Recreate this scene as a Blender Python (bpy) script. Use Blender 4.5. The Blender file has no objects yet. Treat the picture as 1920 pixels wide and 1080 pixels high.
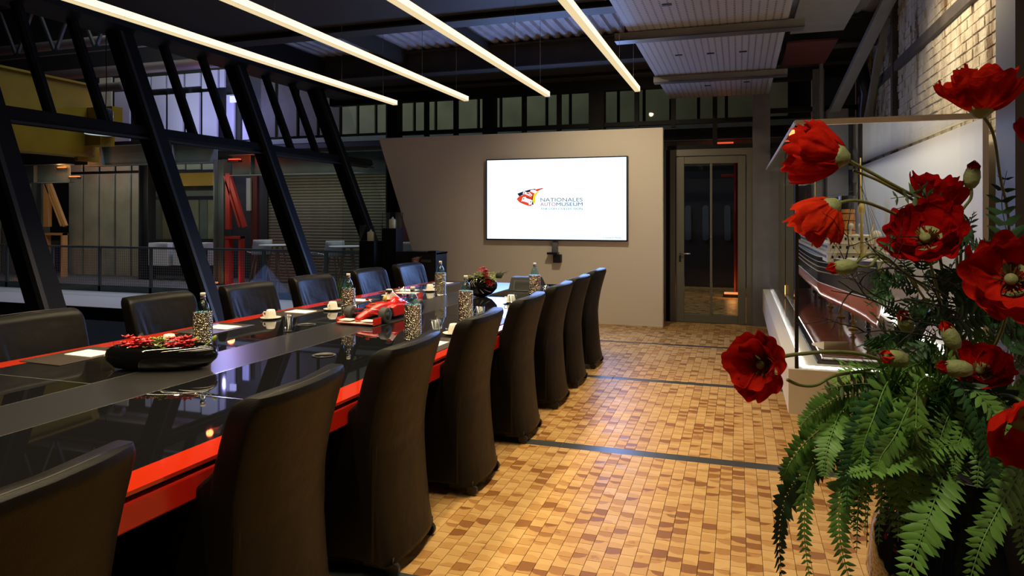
import bpy, bmesh, math, random
from mathutils import Vector, Matrix, noise
random.seed(7)
PI = math.pi
SC = bpy.context.scene
COL = SC.collection

# ------------------------------------------------------------------ camera
CAM_H = 1.5; FPX = 1290.0; YAW = math.atan(425 / 1290)
cd = bpy.data.cameras.new('camera'); cam = bpy.data.objects.new('camera', cd); COL.objects.link(cam)
cam.location = (0, 0, CAM_H); cam.rotation_euler = (PI / 2, 0, YAW)
cd.sensor_width = 36; cd.lens = 36 * FPX / 1920; cd.shift_y = -138 / 1920
cd.clip_start = .05; cd.clip_end = 200
SC.camera = cam
# ------------------------------------------------------------------ world + exposure
w = bpy.data.worlds.new('world'); SC.world = w; w.use_nodes = True
w.node_tree.nodes['Background'].inputs[0].default_value = (.35, .40, .55, 1)
w.node_tree.nodes['Background'].inputs[1].default_value = .02
SC.view_settings.view_transform = 'Standard'
try: SC.view_settings.look = 'None'
except Exception: pass
SC.view_settings.exposure = 0; SC.view_settings.gamma = 1
SC.view_settings.use_curve_mapping = False

def light(kind, name, loc, energy, color, rot=(0, 0, 0), size=None, sizey=None, spot=None, blend=.5, target=None, spread=None):
    d = bpy.data.lights.new(name, kind); d.energy = energy; d.color = color
    if kind == 'AREA':
        d.shape = 'RECTANGLE'; d.size = size; d.size_y = sizey or size
        if spread: d.spread = spread
    elif size: d.shadow_soft_size = size
    if kind == 'SPOT': d.spot_size = spot; d.spot_blend = blend
    o = bpy.data.objects.new(name, d); COL.objects.link(o); o.location = loc; o.rotation_euler = rot
    if target is not None:
        o.rotation_euler = (Vector(target) - Vector(loc)).to_track_quat('-Z', 'Y').to_euler()
    return o
WARM = (1, .80, .50)
# ceiling spots over the aisle and the flowers, dim light of the big hall outside
light('SPOT', 'aisle_spot', (.15, 3.3, 3.3), 88, (1, .80, .52), size=.06, spot=1.15, blend=1, target=(-.1, 3.8, 0))
light('SPOT', 'aisle_spot_far', (-.75, 6.4, 3.2), 135, (1, .80, .52), size=.06, spot=1.35, blend=1, target=(-.6, 8.0, 0))
light('SPOT', 'partition_fill', (-1.5, 7.2, 3.3), 125, (1, .80, .52), size=.03, spot=1.9, blend=1, target=(-1.5, 9.3, 1.0))  # added spot to brighten the partition, no fitting hangs there
light('AREA', 'wall_screen_light', (-2.42, 9.215, 1.71), 72, (.20, .38, 1), size=1.96, sizey=1.1, rot=(-PI / 2, 0, 0))
light('SPOT', 'flower_spot', (-.1, .8, 3.2), 125, (1, .84, .62), size=.08, spot=1.0, blend=.8, target=(.85, 2.0, 1.2))
light('SPOT', 'brick_wall_wash', (.6, 5.6, 3.1), 95, (1, .82, .55), size=.1, spot=2.2, blend=.8, target=(1.5, 5.6, 2.6))
light('AREA', 'hall_overhead', (-10, 12.0, 8.5), 330, (.85, .92, 1), size=12, sizey=4)
light('AREA', 'hall_wall_wash', (-13, 13.2, 2.2), 26, (1, .93, .75), size=10, sizey=.6, target=(-13, 15, 1.2))
light('AREA', 'hall_upper_wash', (-8, 13.0, 6.5), 60, (.95, 1, .75), size=14, sizey=.6, target=(-8, 15, 4.2))

# ------------------------------------------------------------------ helpers
SN, CS = math.sin(YAW), math.cos(YAW)
def ray(u, v):
    a = (u - 960) / FPX; b = -(v - 402) / FPX
    return Vector((-SN + a * CS, CS + a * SN, b))
def onY(u, v, Y):
    r = ray(u, v); t = Y / r.y; return Vector((r.x * t, Y, CAM_H + r.z * t))
def onZ(u, v, z):
    r = ray(u, v); t = (z - CAM_H) / r.z; return Vector((r.x * t, r.y * t, z))
def dep(u, v, t):
    r = ray(u, v); return Vector((r.x * t, r.y * t, CAM_H + r.z * t))
def viewdir(u, v, rt, up, tw):     # the same, seen from the lens along the ray to the flower
    f = ray(u, v).normalized(); r = f.cross(Vector((0, 0, 1))).normalized(); q = r.cross(f)
    return (r * rt + q * up - f * tw).normalized()
def camdir(rt, up, tw):            # direction given as right / up / towards the lens
    return (Vector((CS, SN, 0)) * rt + Vector((0, 0, 1)) * up + Vector((SN, -CS, 0)) * tw).normalized()

class MB:
    def __init__(s): s.v = []; s.f = []
    def add(s, vs, fs):
        n = len(s.v); s.v += [tuple(p) for p in vs]; s.f += [tuple(i + n for i in f) for f in fs]; return s
    def box(s, x0, x1, y0, y1, z0, z1, M=None, tp=0):
        vs = [(x0, y0, z0), (x1, y0, z0), (x1, y1, z0), (x0, y1, z0), (x0 + tp, y0 + tp, z1), (x1 - tp, y0 + tp, z1), (x1 - tp, y1 - tp, z1), (x0 + tp, y1 - tp, z1)]
        if M: vs = [M @ Vector(p) for p in vs]
        return s.add(vs, [(0, 3, 2, 1), (4, 5, 6, 7), (0, 1, 5, 4), (1, 2, 6, 5), (2, 3, 7, 6), (3, 0, 4, 7)])
    def bar(s, a, b, wd, ht, up=(0, 0, 1)):   # rectangular bar from a to b
        a = Vector(a); b = Vector(b); d = (b - a); L = d.length; d.normalize(); u = Vector(up)
        x = d.cross(u)
        if x.length < 1e-4: x = d.cross(Vector((1, 0, 0)))
        x.normalize(); u = x.cross(d)
        vs = [p + x * sx * wd / 2 + u * sy * ht / 2 for p in (a, b) for sx, sy in ((-1, -1), (1, -1), (1, 1), (-1, 1))]
        return s.add(vs, [(0, 3, 2, 1), (4, 5, 6, 7), (0, 1, 5, 4), (1, 2, 6, 5), (2, 3, 7, 6), (3, 0, 4, 7)])
    def tube(s, pts, r, n=6, r2=None, cap=True):
        pts = [Vector(p) for p in pts]; m = len(pts); vs = []; px = None
        for i, p in enumerate(pts):
            d = (pts[min(i + 1, m - 1)] - pts[max(i - 1, 0)]); d.normalize()
            if px is None:
                px = d.cross(Vector((0, 0, 1)))
                if px.length < .05: px = d.cross(Vector((1, 0, 0)))
            px = (px - d * px.dot(d)).normalized(); py = d.cross(px)
            if callable(r): rr = r(i / (m - 1))
            else: rr = r if r2 is None else r + (r2 - r) * i / (m - 1)
            for k in range(n):
                a = 2 * PI * k / n; vs.append(p + px * math.cos(a) * rr + py * math.sin(a) * rr)
        fs = [(i * n + k, i * n + (k + 1) % n, (i + 1) * n + (k + 1) % n, (i + 1) * n + k) for i in range(m - 1) for k in range(n)]
        if cap: fs += [tuple(range(n))[::-1], tuple((m - 1) * n + k for k in range(n))]
        return s.add(vs, fs)
    def lathe(s, prof, n=24, c=(0, 0, 0), M=None, sx=1, sy=1):
        vs = []
        for r, z in prof:
            for k in range(n):
                a = 2 * PI * k / n; p = Vector((c[0] + r * math.cos(a) * sx, c[1] + r * math.sin(a) * sy, c[2] + z)); vs.append(M @ p if M else p)
        m = len(prof)
        fs = [(i * n + k, i * n + (k + 1) % n, (i + 1) * n + (k + 1) % n, (i + 1) * n + k) for i in range(m - 1) for k in range(n)]
        if prof[0][0] > 1e-5: fs.append(tuple(range(n))[::-1])
        if prof[-1][0] > 1e-5: fs.append(tuple((m - 1) * n + k for k in range(n)))
        return s.add(vs, fs)
    def prism(s, poly, y0, y1, ax='y', M=None):   # poly in the two other axes
        def P(a, b, c):
            p = {'y': (a, c, b), 'x': (c, a, b), 'z': (a, b, c)}[ax]
            return M @ Vector(p) if M else p
        n = len(poly)
        vs = [P(a, b, y0) for a, b in poly] + [P(a, b, y1) for a, b in poly]
        return s.add(vs, [tuple(range(n)), tuple(range(n, 2 * n))[::-1]] + [(k, k + n, (k + 1) % n + n, (k + 1) % n) for k in range(n)])
    def grid(s, fn, nu, nv, closed_u=False):
        vs = [fn(i / (nu if closed_u else nu - 1), j / (nv - 1)) for j in range(nv) for i in range(nu)]
        fs = []
        for j in range(nv - 1):
            for i in range(nu if closed_u else nu - 1):
                i2 = (i + 1) % nu; fs.append((j * nu + i, j * nu + i2, (j + 1) * nu + i2, (j + 1) * nu + i))
        return s.add(vs, fs)
    def mesh(s, name, m=None, smooth=False):
        me = bpy.data.meshes.new(name); me.from_pydata(s.v, [], s.f)
        bm = bmesh.new(); bm.from_mesh(me); bmesh.ops.recalc_face_normals(bm, faces=bm.faces[:]); bm.to_mesh(me); bm.free()
        if smooth:
            me.polygons.foreach_set('use_smooth', [True] * len(me.polygons))
            if smooth == 'auto': me.set_sharp_from_angle(angle=.7)
        if m: me.materials.append(m)
        return me
    def build(s, name, m, parent=None, smooth=False, bevel=0, loc=None, thick=0):
        return mobj(name, s.mesh(name, m, smooth), parent, bevel, loc, thick)
def mobj(name, me, parent=None, bevel=0, loc=None, thick=0):
    o = bpy.data.objects.new(name, me); COL.objects.link(o)
    if parent: o.parent = parent
    if loc: o.location = loc
    if thick: md = o.modifiers.new('s', 'SOLIDIFY'); md.thickness = thick; md.offset = 0
    if bevel: md = o.modifiers.new('b', 'BEVEL'); md.width = bevel; md.segments = 2; md.limit_method = 'ANGLE'
    return o
def tag(o, label=None, cat=None, group=None, kind=None):
    if label: o['label'] = label
    if cat: o['category'] = cat
    if group: o['group'] = group
    if kind: o['kind'] = kind
    return o
def thing(name, label, cat, loc=(0, 0, 0), rz=0, group=None):
    o = bpy.data.objects.new(name, None); COL.objects.link(o); o.empty_display_size = .1
    o.location = loc; o.rotation_euler = (0, 0, rz)
    return tag(o, label, cat, group)
def struct(name, label=None, cat=None):
    o = bpy.data.objects.new(name, None); COL.objects.link(o); o['kind'] = 'structure'
    if label: o['label'] = label
    return o
def S(o, label=None):
    o['kind'] = 'structure'
    if label: o['label'] = label
    return o
def dup(root, loc, rz, label=None, group=None):
    r = root.copy(); COL.objects.link(r); r.location = loc; r.rotation_euler = (0, 0, rz)
    if label: r['label'] = label
    if group: r['group'] = group
    for ch in list(root.children):
        c = ch.copy(); COL.objects.link(c); c.parent = r
        for g in ch.children:
            d = g.copy(); COL.objects.link(d); d.parent = c
    return r

# ------------------------------------------------------------------ materials
def mat(name, color=(.5, .5, .5), rough=.5, metal=0, spec=.5, emit=None, es=0, trans=0, ior=1.45, coat=0, bump=0, bscale=20, var=0, vscale=6, alpha=1):
    m = bpy.data.materials.new(name); m.use_nodes = True; nt = m.node_tree; b = nt.nodes['Principled BSDF']
    b.inputs['Base Color'].default_value = (*color, 1); b.inputs['Roughness'].default_value = rough; b.inputs['Metallic'].default_value = metal
    b.inputs['Specular IOR Level'].default_value = spec; b.inputs['IOR'].default_value = ior
    b.inputs['Transmission Weight'].default_value = trans; b.inputs['Coat Weight'].default_value = coat; b.inputs['Coat Roughness'].default_value = .03
    if emit: b.inputs['Emission Color'].default_value = (*emit, 1); b.inputs['Emission Strength'].default_value = es
    tc = nt.nodes.new('ShaderNodeTexCoord')
    if var:
        n = nt.nodes.new('ShaderNodeTexNoise'); n.inputs['Scale'].default_value = vscale; n.inputs['Detail'].default_value = 4
        nt.links.new(tc.outputs['Object'], n.inputs['Vector'])
        r = nt.nodes.new('ShaderNodeMapRange'); r.inputs[1].default_value = .3; r.inputs[2].default_value = .7
        r.inputs[3].default_value = 1 - var; r.inputs[4].default_value = 1 + var; nt.links.new(n.outputs[0], r.inputs[0])
        h = nt.nodes.new('ShaderNodeHueSaturation'); h.inputs['Color'].default_value = (*color, 1); nt.links.new(r.outputs[0], h.inputs['Value'])
        nt.links.new(h.outputs[0], b.inputs['Base Color'])
    if bump:
        n = nt.nodes.new('ShaderNodeTexNoise'); n.inputs['Scale'].default_value = bscale; n.inputs['Detail'].default_value = 5
        nt.links.new(tc.outputs['Object'], n.inputs['Vector'])
        bp = nt.nodes.new('ShaderNodeBump'); bp.inputs['Strength'].default_value = bump; bp.inputs['Distance'].default_value = .01
        nt.links.new(n.outputs[0], bp.inputs['Height']); nt.links.new(bp.outputs[0], b.inputs['Normal'])
    return m
def nd(nt, kind, **kw):
    n = nt.nodes.new(kind)
    for k, v in kw.items(): setattr(n, k, v)
    return n
def mth(nt, op, a, b=None, c=None):
    n = nt.nodes.new('ShaderNodeMath'); n.operation = op
    for i, x in enumerate((a, b, c)):
        if x is None: continue
        if isinstance(x, (int, float)): n.inputs[i].default_value = x
        else: nt.links.new(x, n.inputs[i])
    return n.outputs[0]
def pane_mat(name, tint=(.93, .96, .95), refl=1.0, f0=1.45):
    m = bpy.data.materials.new(name); m.use_nodes = True; nt = m.node_tree; nt.nodes.clear()
    out = nd(nt, 'ShaderNodeOutputMaterial'); mx = nd(nt, 'ShaderNodeMixShader'); tr = nd(nt, 'ShaderNodeBsdfTransparent'); gl = nd(nt, 'ShaderNodeBsdfGlossy')
    tr.inputs[0].default_value = (*tint, 1); gl.inputs['Roughness'].default_value = 0.0; gl.inputs[0].default_value = (refl, refl, refl, 1)
    g = nd(nt, 'ShaderNodeNewGeometry'); dt = nd(nt, 'ShaderNodeVectorMath', operation='DOT_PRODUCT')
    nt.links.new(g.outputs['Incoming'], dt.inputs[0]); nt.links.new(g.outputs['Normal'], dt.inputs[1])
    c5 = mth(nt, 'POWER', mth(nt, 'SUBTRACT', 1, mth(nt, 'ABSOLUTE', dt.outputs['Value'])), 5); r0 = ((f0 - 1) / (f0 + 1)) ** 2
    fac = mth(nt, 'ADD', r0, mth(nt, 'MULTIPLY', c5, 1 - r0))
    nt.links.new(fac, mx.inputs[0]); nt.links.new(tr.outputs[0], mx.inputs[1]); nt.links.new(gl.outputs[0], mx.inputs[2]); nt.links.new(mx.outputs[0], out.inputs[0])
    return m
M = {}
M['frame'] = mat('black_steel', (.010, .010, .011), .55, spec=.2)
M['frame_edge'] = mat('grey_steel_edge', (.05, .05, .05), .4, metal=.3)
M['beam'] = mat('dark_beam_paint', (.035, .034, .033), .6, var=.2)
M['deck'] = mat('galvanised_deck', (.42, .42, .46), .45, metal=.3, var=.15)
M['deckdark'] = mat('dark_deck', (.03, .028, .025), .7)
M['steelgrey'] = mat('grey_column_paint', (.17, .17, .18), .5, var=.1)
M['whitewall'] = mat('white_partition_paint', (.84, .78, .66), .75, bump=.05, bscale=60)
M['doorframe'] = mat('grey_olive_aluminium', (.17, .165, .13), .4, metal=.2)
M['pane'] = pane_mat('clear_window_glass', (.93, .96, .95), .10)
M['casepane'] = pane_mat('vitrine_glass', (.97, .98, .98))
M['tablegloss'] = mat('black_glass_top', (.006, .006, .007), .02, spec=.75, ior=1.6)
M['tablered'] = mat('red_lacquer_under_glass', (.44, .022, .006), .04, spec=.6)
M['apron'] = mat('red_lacquer_apron', (.42, .012, .006), .22, spec=.6)
M['inlay'] = mat('black_satin_wood', (.016, .015, .015), .28, bump=.02, bscale=80)
M['seam'] = mat('polished_glass_edge', (.45, .45, .4), .15, metal=.8)
M['black'] = mat('matt_black', (.008, .008, .008), .6)
M['blackplastic'] = mat('black_plastic', (.012, .012, .013), .3)
M['blackgloss'] = mat('black_glazed_ceramic', (.003, .003, .003), .03, spec=.8)
M['rubber'] = mat('tyre_rubber', (.035, .035, .033), .6, bump=.2)
M['white'] = mat('white_porcelain', (.80, .77, .68), .2)
M['paper'] = mat('paper', (.80, .77, .70), .8)
M['pad'] = mat('brown_leather_pad', (.045, .033, .022), .35)
M['chrome'] = mat('chrome', (.8, .8, .8), .12, metal=1)
M['racered'] = mat('racing_red_paint', (.50, .014, .007), .14, coat=.7)
M['racewhite'] = mat('racing_white', (.82, .74, .66), .3)
M['rim'] = mat('grey_rim', (.30, .31, .34), .3, metal=.6)
M['cloth_strip'] = mat('floor_steel', (.085, .096, .10), .32, metal=.4, bump=.03, bscale=90)
M['cream'] = mat('cream_case_paint', (.74, .68, .56), .5)
M['casewhite'] = mat('white_case_interior', (.76, .75, .71), .4)
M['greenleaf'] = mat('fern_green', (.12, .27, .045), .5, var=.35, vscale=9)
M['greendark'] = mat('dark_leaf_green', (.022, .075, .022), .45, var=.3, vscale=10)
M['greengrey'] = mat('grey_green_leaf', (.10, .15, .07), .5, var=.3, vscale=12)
M['stem'] = mat('olive_stem', (.15, .17, .05), .55)
M['twig'] = mat('black_twig', (.018, .014, .014), .7, bump=.6, bscale=160)
M['capsule'] = mat('poppy_capsule', (.21, .24, .09), .6, bump=.4, bscale=70)
M['stamen'] = mat('poppy_stamen', (.20, .14, .03), .7)
M['lime'] = mat('lime_leaf', (.24, .30, .03), .5, var=.3)
M['orchid'] = mat('dark_red_petal', (.42, .012, .012), .35, var=.3, vscale=30)
M['concrete'] = mat('hall_concrete', (.10, .10, .105), .7, var=.2, vscale=2)
M['grating'] = mat('steel_grating', (.62, .64, .68), .5, metal=.0, bump=.6, bscale=60)
M['hallgrey'] = mat('green_grey_steel', (.085, .105, .098), .5, var=.2, vscale=2)
M['clad'] = mat('cream_cladding', (.36, .355, .27), .6, var=.15, vscale=2)
M['pipe'] = mat('brown_pipe', (.045, .03, .026), .6)
M['cladseam'] = mat('dark_hall_steel', (.014, .015, .016), .6)
M['yellow'] = mat('crane_yellow', (.36, .23, .012), .5, var=.15, vscale=2)
M['shutter'] = mat('shutter_slat_paint', (.15, .145, .105), .45, metal=.2, var=.15, vscale=3)
M['redtint'] = mat('red_lit_paint', (.34, .03, .02), .5)  # red cast of the hall lights put into the steel's base colour
M['orangetint'] = mat('orange_lit_paint', (.5, .25, .08), .5)  # orange cast of the hall lights put into the brace's base colour
M['stoolwhite'] = mat('white_shell', (.68, .70, .72), .4)
M['beech'] = mat('beech_leg', (.45, .30, .17), .5)
M['grass'] = mat('grass_green', (.10, .16, .02), .6)
M['wax'] = mat('ivory_wax', (.72, .62, .36), .5, emit=(1, .8, .4), es=.04)
M['bottle'] = pane_mat('blue_green_bottle_glass', (.60, .88, .93), 1.0, 1.9)
M['water'] = pane_mat('tumbler_glass', (.90, .93, .93), 1.0, 1.6)
M['gold'] = mat('yellow_mast_paint', (.45, .31, .06), .4)
M['funnel'] = mat('orange_funnel', (.50, .20, .035), .45)
M['hullblack'] = mat('black_hull', (.014, .014, .016), .16, bump=.03, bscale=30)
M['hullred'] = mat('oxide_red_hull', (.38, .085, .05), .14)
M['shipwhite'] = mat('ivory_ship', (.72, .66, .50), .45)
M['shipdeck'] = mat('ship_deck', (.35, .25, .12), .6)
M['maroon'] = mat('maroon', (.09, .022, .02), .4)
M['plinth'] = mat('polished_mahogany', (.10, .04, .025), .08)
M['led'] = mat('led_strip', (1, 1, 1), .5, emit=(1, .96, .92), es=15)
def emis(name, col, s):
    m = bpy.data.materials.new(name); m.use_nodes = True; nt = m.node_tree; nt.nodes.clear()
    o = nd(nt, 'ShaderNodeOutputMaterial'); e = nd(nt, 'ShaderNodeEmission'); e.inputs[0].default_value = (*col, 1); e.inputs[1].default_value = s
    nt.links.new(e.outputs[0], o.inputs[0]); return m
M['lampside'] = emis('lamp_side_diffuser', (1, .86, .58), 1.5)
M['lampbottom'] = emis('lamp_bottom_diffuser', (1, .78, .44), .88)
M['screen'] = emis('display_white', (.64, .82, 1.0), 1.65)
M['redglow'] = emis('red_tube_light', (1, .10, .04), 1.1)
M['orangeglow'] = emis('orange_glow', (1, .28, .08), 1.4)
M['blueglow'] = emis('blue_white_window', (.45, .45, 1), 2.2)
M['bulb'] = emis('pendant_diffuser', (.75, .9, .85), .55)
M['bluepanel'] = mat('translucent_panel_blue', (.34, .34, .44), .6, bump=.3, bscale=6)

def leather(name, col, rough):
    m = mat(name, col, rough, spec=.2); nt = m.node_tree; b = nt.nodes['Principled BSDF']
    tc = nd(nt, 'ShaderNodeTexCoord'); n1 = nd(nt, 'ShaderNodeTexNoise'); n1.inputs['Scale'].default_value = 6; n1.inputs['Detail'].default_value = 3
    v = nd(nt, 'ShaderNodeTexVoronoi'); v.inputs['Scale'].default_value = 220
    nt.links.new(tc.outputs['Object'], n1.inputs['Vector']); nt.links.new(tc.outputs['Object'], v.inputs['Vector'])
    s = mth(nt, 'ADD', mth(nt, 'MULTIPLY', n1.outputs[0], 1.6), mth(nt, 'MULTIPLY', v.outputs[0], .08))
    bp = nd(nt, 'ShaderNodeBump'); bp.inputs['Strength'].default_value = .35; bp.inputs['Distance'].default_value = .012
    nt.links.new(s, bp.inputs['Height']); nt.links.new(bp.outputs[0], b.inputs['Normal'])
    return m
M['leather'] = leather('black_brown_leather', (.0052, .0044, .0034), .44)
M['piping'] = mat('leather_piping', (.03, .025, .018), .4)

BW, BL = .066, .096     # wood block size
def wood_mat():
    m = mat('end_grain_wood', (.5, .3, .1), .30, spec=.35); nt = m.node_tree; b = nt.nodes['Principled BSDF']
    g = nd(nt, 'ShaderNodeNewGeometry'); sp = nd(nt, 'ShaderNodeSeparateXYZ'); nt.links.new(g.outputs['Position'], sp.inputs[0])
    X = mth(nt, 'DIVIDE', mth(nt, 'ADD', sp.outputs[0], 10), BW); ix = mth(nt, 'FLOOR', X); fx = mth(nt, 'SUBTRACT', X, ix)
    odd = mth(nt, 'MODULO', ix, 2)
    Y = mth(nt, 'ADD', mth(nt, 'DIVIDE', mth(nt, 'ADD', sp.outputs[1], 1), BL), mth(nt, 'MULTIPLY', odd, .5)); iy = mth(nt, 'FLOOR', Y); fy = mth(nt, 'SUBTRACT', Y, iy)
    cb = nd(nt, 'ShaderNodeCombineXYZ'); nt.links.new(ix, cb.inputs[0]); nt.links.new(iy, cb.inputs[1])
    wn = nd(nt, 'ShaderNodeTexWhiteNoise', noise_dimensions='3D'); nt.links.new(cb.outputs[0], wn.inputs['Vector'])
    s2 = nd(nt, 'ShaderNodeSeparateColor'); nt.links.new(wn.outputs['Color'], s2.inputs[0])
    r1, r2, r3 = s2.outputs; r4 = wn.outputs['Value']
    # ring centre sits on one of the long sides of the block
    side = mth(nt, 'GREATER_THAN', r1, .5)
    dx = mth(nt, 'MULTIPLY', mth(nt, 'SUBTRACT', fx, mth(nt, 'ADD', mth(nt, 'MULTIPLY', r2, .9), .05)), BW)
    dy = mth(nt, 'MULTIPLY', mth(nt, 'SUBTRACT', fy, mth(nt, 'ADD', mth(nt, 'MULTIPLY', side, 1.3), -.15)), BL)
    n = nd(nt, 'ShaderNodeTexNoise'); n.inputs['Scale'].default_value = 30; nt.links.new(g.outputs['Position'], n.inputs['Vector'])
    d = mth(nt, 'SQRT', mth(nt, 'ADD', mth(nt, 'POWER', dx, 2), mth(nt, 'POWER', dy, 2)))
    d = mth(nt, 'ADD', d, mth(nt, 'MULTIPLY', n.outputs[0], .012))
    ring = mth(nt, 'SINE', mth(nt, 'MULTIPLY', d, 1500))
    rad = mth(nt, 'ADD', mth(nt, 'MULTIPLY', r3, .055), .045)
    heart = mth(nt, 'LESS_THAN', d, rad)
    cr = nd(nt, 'ShaderNodeValToRGB'); e = cr.color_ramp.elements
    e[0].position = 0; e[0].color = (.66, .42, .165, 1); e[1].position = 1; e[1].color = (.26, .105, .028, 1)
    for p, c in ((.35, (.58, .34, .12)), (.62, (.50, .265, .08)), (.85, (.36, .165, .045))):
        x = e.new(p); x.color = (*c, 1)
    val = mth(nt, 'ADD', mth(nt, 'MULTIPLY', mth(nt, 'POWER', r4, 1.6), .5), mth(nt, 'MULTIPLY', heart, mth(nt, 'ADD', mth(nt, 'MULTIPLY', r1, .32), .24)))
    val = mth(nt, 'ADD', mth(nt, 'ADD', val, .07), mth(nt, 'MULTIPLY', ring, .05))
    # knots and cracks
    kn = nd(nt, 'ShaderNodeTexNoise'); kn.inputs['Scale'].default_value = 14; kn.inputs['Detail'].default_value = 6
    nt.links.new(g.outputs['Position'], kn.inputs['Vector'])
    k = nd(nt, 'ShaderNodeMapRange'); k.inputs[1].default_value = .62; k.inputs[2].default_value = .72; nt.links.new(kn.outputs[0], k.inputs[0])
    val = mth(nt, 'ADD', val, mth(nt, 'MULTIPLY', k.outputs[0], .35))
    nt.links.new(val, cr.inputs[0]); nt.links.new(cr.outputs[0], b.inputs['Base Color'])
    nt.links.new(mth(nt, 'ADD', mth(nt, 'MULTIPLY', r2, .12), .34), b.inputs['Roughness'])
    return m
M['wood'] = wood_mat()
M['joint'] = mat('floor_joint', (.20, .11, .04), .8)

def brick_mat():
    m = mat('limewashed_brick', (.5, .45, .33), .8); nt = m.node_tree; b = nt.nodes['Principled BSDF']
    g = nd(nt, 'ShaderNodeNewGeometry'); mp = nd(nt, 'ShaderNodeMapping'); nt.links.new(g.outputs['Position'], mp.inputs[0])
    mp.inputs['Scale'].default_value = (1, 1.8, .40)
    n = nd(nt, 'ShaderNodeTexNoise'); n.inputs['Scale'].default_value = 2.6; n.inputs['Detail'].default_value = 7; n.inputs['Roughness'].default_value = .65
    nt.links.new(mp.outputs[0], n.inputs['Vector'])
    cr = nd(nt, 'ShaderNodeValToRGB'); e = cr.color_ramp.elements
    e[0].position = .36; e[0].color = (.13, .075, .03, 1); e[1].position = .62; e[1].color = (.58, .53, .41, 1)
    x = e.new(.46); x.color = (.42, .36, .25, 1)
    nt.links.new(n.outputs[0], cr.inputs[0]); nt.links.new(cr.outputs[0], b.inputs['Base Color'])
    n2 = nd(nt, 'ShaderNodeTexNoise'); n2.inputs['Scale'].default_value = 22; n2.inputs['Detail'].default_value = 6; nt.links.new(g.outputs['Position'], n2.inputs['Vector'])
    bp = nd(nt, 'ShaderNodeBump'); bp.inputs['Strength'].default_value = .9; bp.inputs['Distance'].default_value = .03
    nt.links.new(n2.outputs[0], bp.inputs['Height']); nt.links.new(bp.outputs[0], b.inputs['Normal'])
    return m
M['brick'] = brick_mat()

def perf_mat():
    m = mat('perforated_white_panel', (.24, .235, .24), .5); nt = m.node_tree; b = nt.nodes['Principled BSDF']
    g = nd(nt, 'ShaderNodeNewGeometry'); sp = nd(nt, 'ShaderNodeSeparateXYZ'); nt.links.new(g.outputs['Position'], sp.inputs[0])
    def cell(o, k): return mth(nt, 'SUBTRACT', mth(nt, 'FRACT', mth(nt, 'MULTIPLY', o, k)), .5)
    cx = mth(nt, 'MULTIPLY', cell(mth(nt, 'ADD', sp.outputs[0], 10), 17), 1 / 17); cy = mth(nt, 'MULTIPLY', cell(sp.outputs[1], 22), 1 / 22)
    d = mth(nt, 'SQRT', mth(nt, 'ADD', mth(nt, 'POWER', mth(nt, 'MULTIPLY', cx, 1.0), 2), mth(nt, 'POWER', mth(nt, 'MULTIPLY', cy, .7), 2)))
    hole = mth(nt, 'LESS_THAN', d, .0085)
    mx = nd(nt, 'ShaderNodeMix', data_type='RGBA'); nt.links.new(hole, mx.inputs[0])
    mx.inputs[6].default_value = (.24, .235, .24, 1); mx.inputs[7].default_value = (.02, .02, .02, 1)
    nt.links.new(mx.outputs[2], b.inputs['Base Color']); return m
M['perf'] = perf_mat()

def hammered():
    m = mat('hammered_silver', (.38, .34, .27), .16, metal=1); nt = m.node_tree; b = nt.nodes['Principled BSDF']
    tc = nd(nt, 'ShaderNodeTexCoord'); v = nd(nt, 'ShaderNodeTexVoronoi'); v.inputs['Scale'].default_value = 110; nt.links.new(tc.outputs['Object'], v.inputs['Vector'])
    bp = nd(nt, 'ShaderNodeBump'); bp.inputs['Strength'].default_value = 1; bp.inputs['Distance'].default_value = .008
    nt.links.new(v.outputs[0], bp.inputs['Height']); nt.links.new(bp.outputs[0], b.inputs['Normal']); return m
M['hammer'] = hammered()
def petal_mat(name, c1, c2):
    m = bpy.data.materials.new(name); m.use_nodes = True; nt = m.node_tree; nt.nodes.clear()
    o = nd(nt, 'ShaderNodeOutputMaterial'); d = nd(nt, 'ShaderNodeBsdfDiffuse'); t = nd(nt, 'ShaderNodeBsdfTranslucent'); mx = nd(nt, 'ShaderNodeMixShader')
    tc = nd(nt, 'ShaderNodeTexCoord'); n = nd(nt, 'ShaderNodeTexNoise'); n.inputs['Scale'].default_value = 25; nt.links.new(tc.outputs['Object'], n.inputs['Vector'])
    cr = nd(nt, 'ShaderNodeValToRGB'); cr.color_ramp.elements[0].color = (*c2, 1); cr.color_ramp.elements[1].color = (*c1, 1)
    cr.color_ramp.elements[0].position = .35; cr.color_ramp.elements[1].position = .6
    nt.links.new(n.outputs[0], cr.inputs[0]); nt.links.new(cr.outputs[0], d.inputs[0]); nt.links.new(cr.outputs[0], t.inputs[0])
    bp = nd(nt, 'ShaderNodeBump'); bp.inputs['Strength'].default_value = .7; bp.inputs['Distance'].default_value = .006
    n2 = nd(nt, 'ShaderNodeTexNoise'); n2.inputs['Scale'].default_value = 60; n2.inputs['Detail'].default_value = 5; nt.links.new(tc.outputs['Object'], n2.inputs['Vector']); nt.links.new(n2.outputs[0], bp.inputs['Height']); nt.links.new(bp.outputs[0], d.inputs['Normal'])
    mx.inputs[0].default_value = .3; nt.links.new(d.outputs[0], mx.inputs[1]); nt.links.new(t.outputs[0], mx.inputs[2]); nt.links.new(mx.outputs[0], o.inputs[0]); return m
M['petal'] = petal_mat('poppy_petal', (.50, .016, .007), (.34, .008, .004))
M['petaldark'] = petal_mat('deep_poppy_petal', (.38, .006, .005), (.25, .003, .003))
M['petalorange'] = petal_mat('orange_poppy_petal', (.62, .035, .010), (.48, .022, .008))

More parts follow.
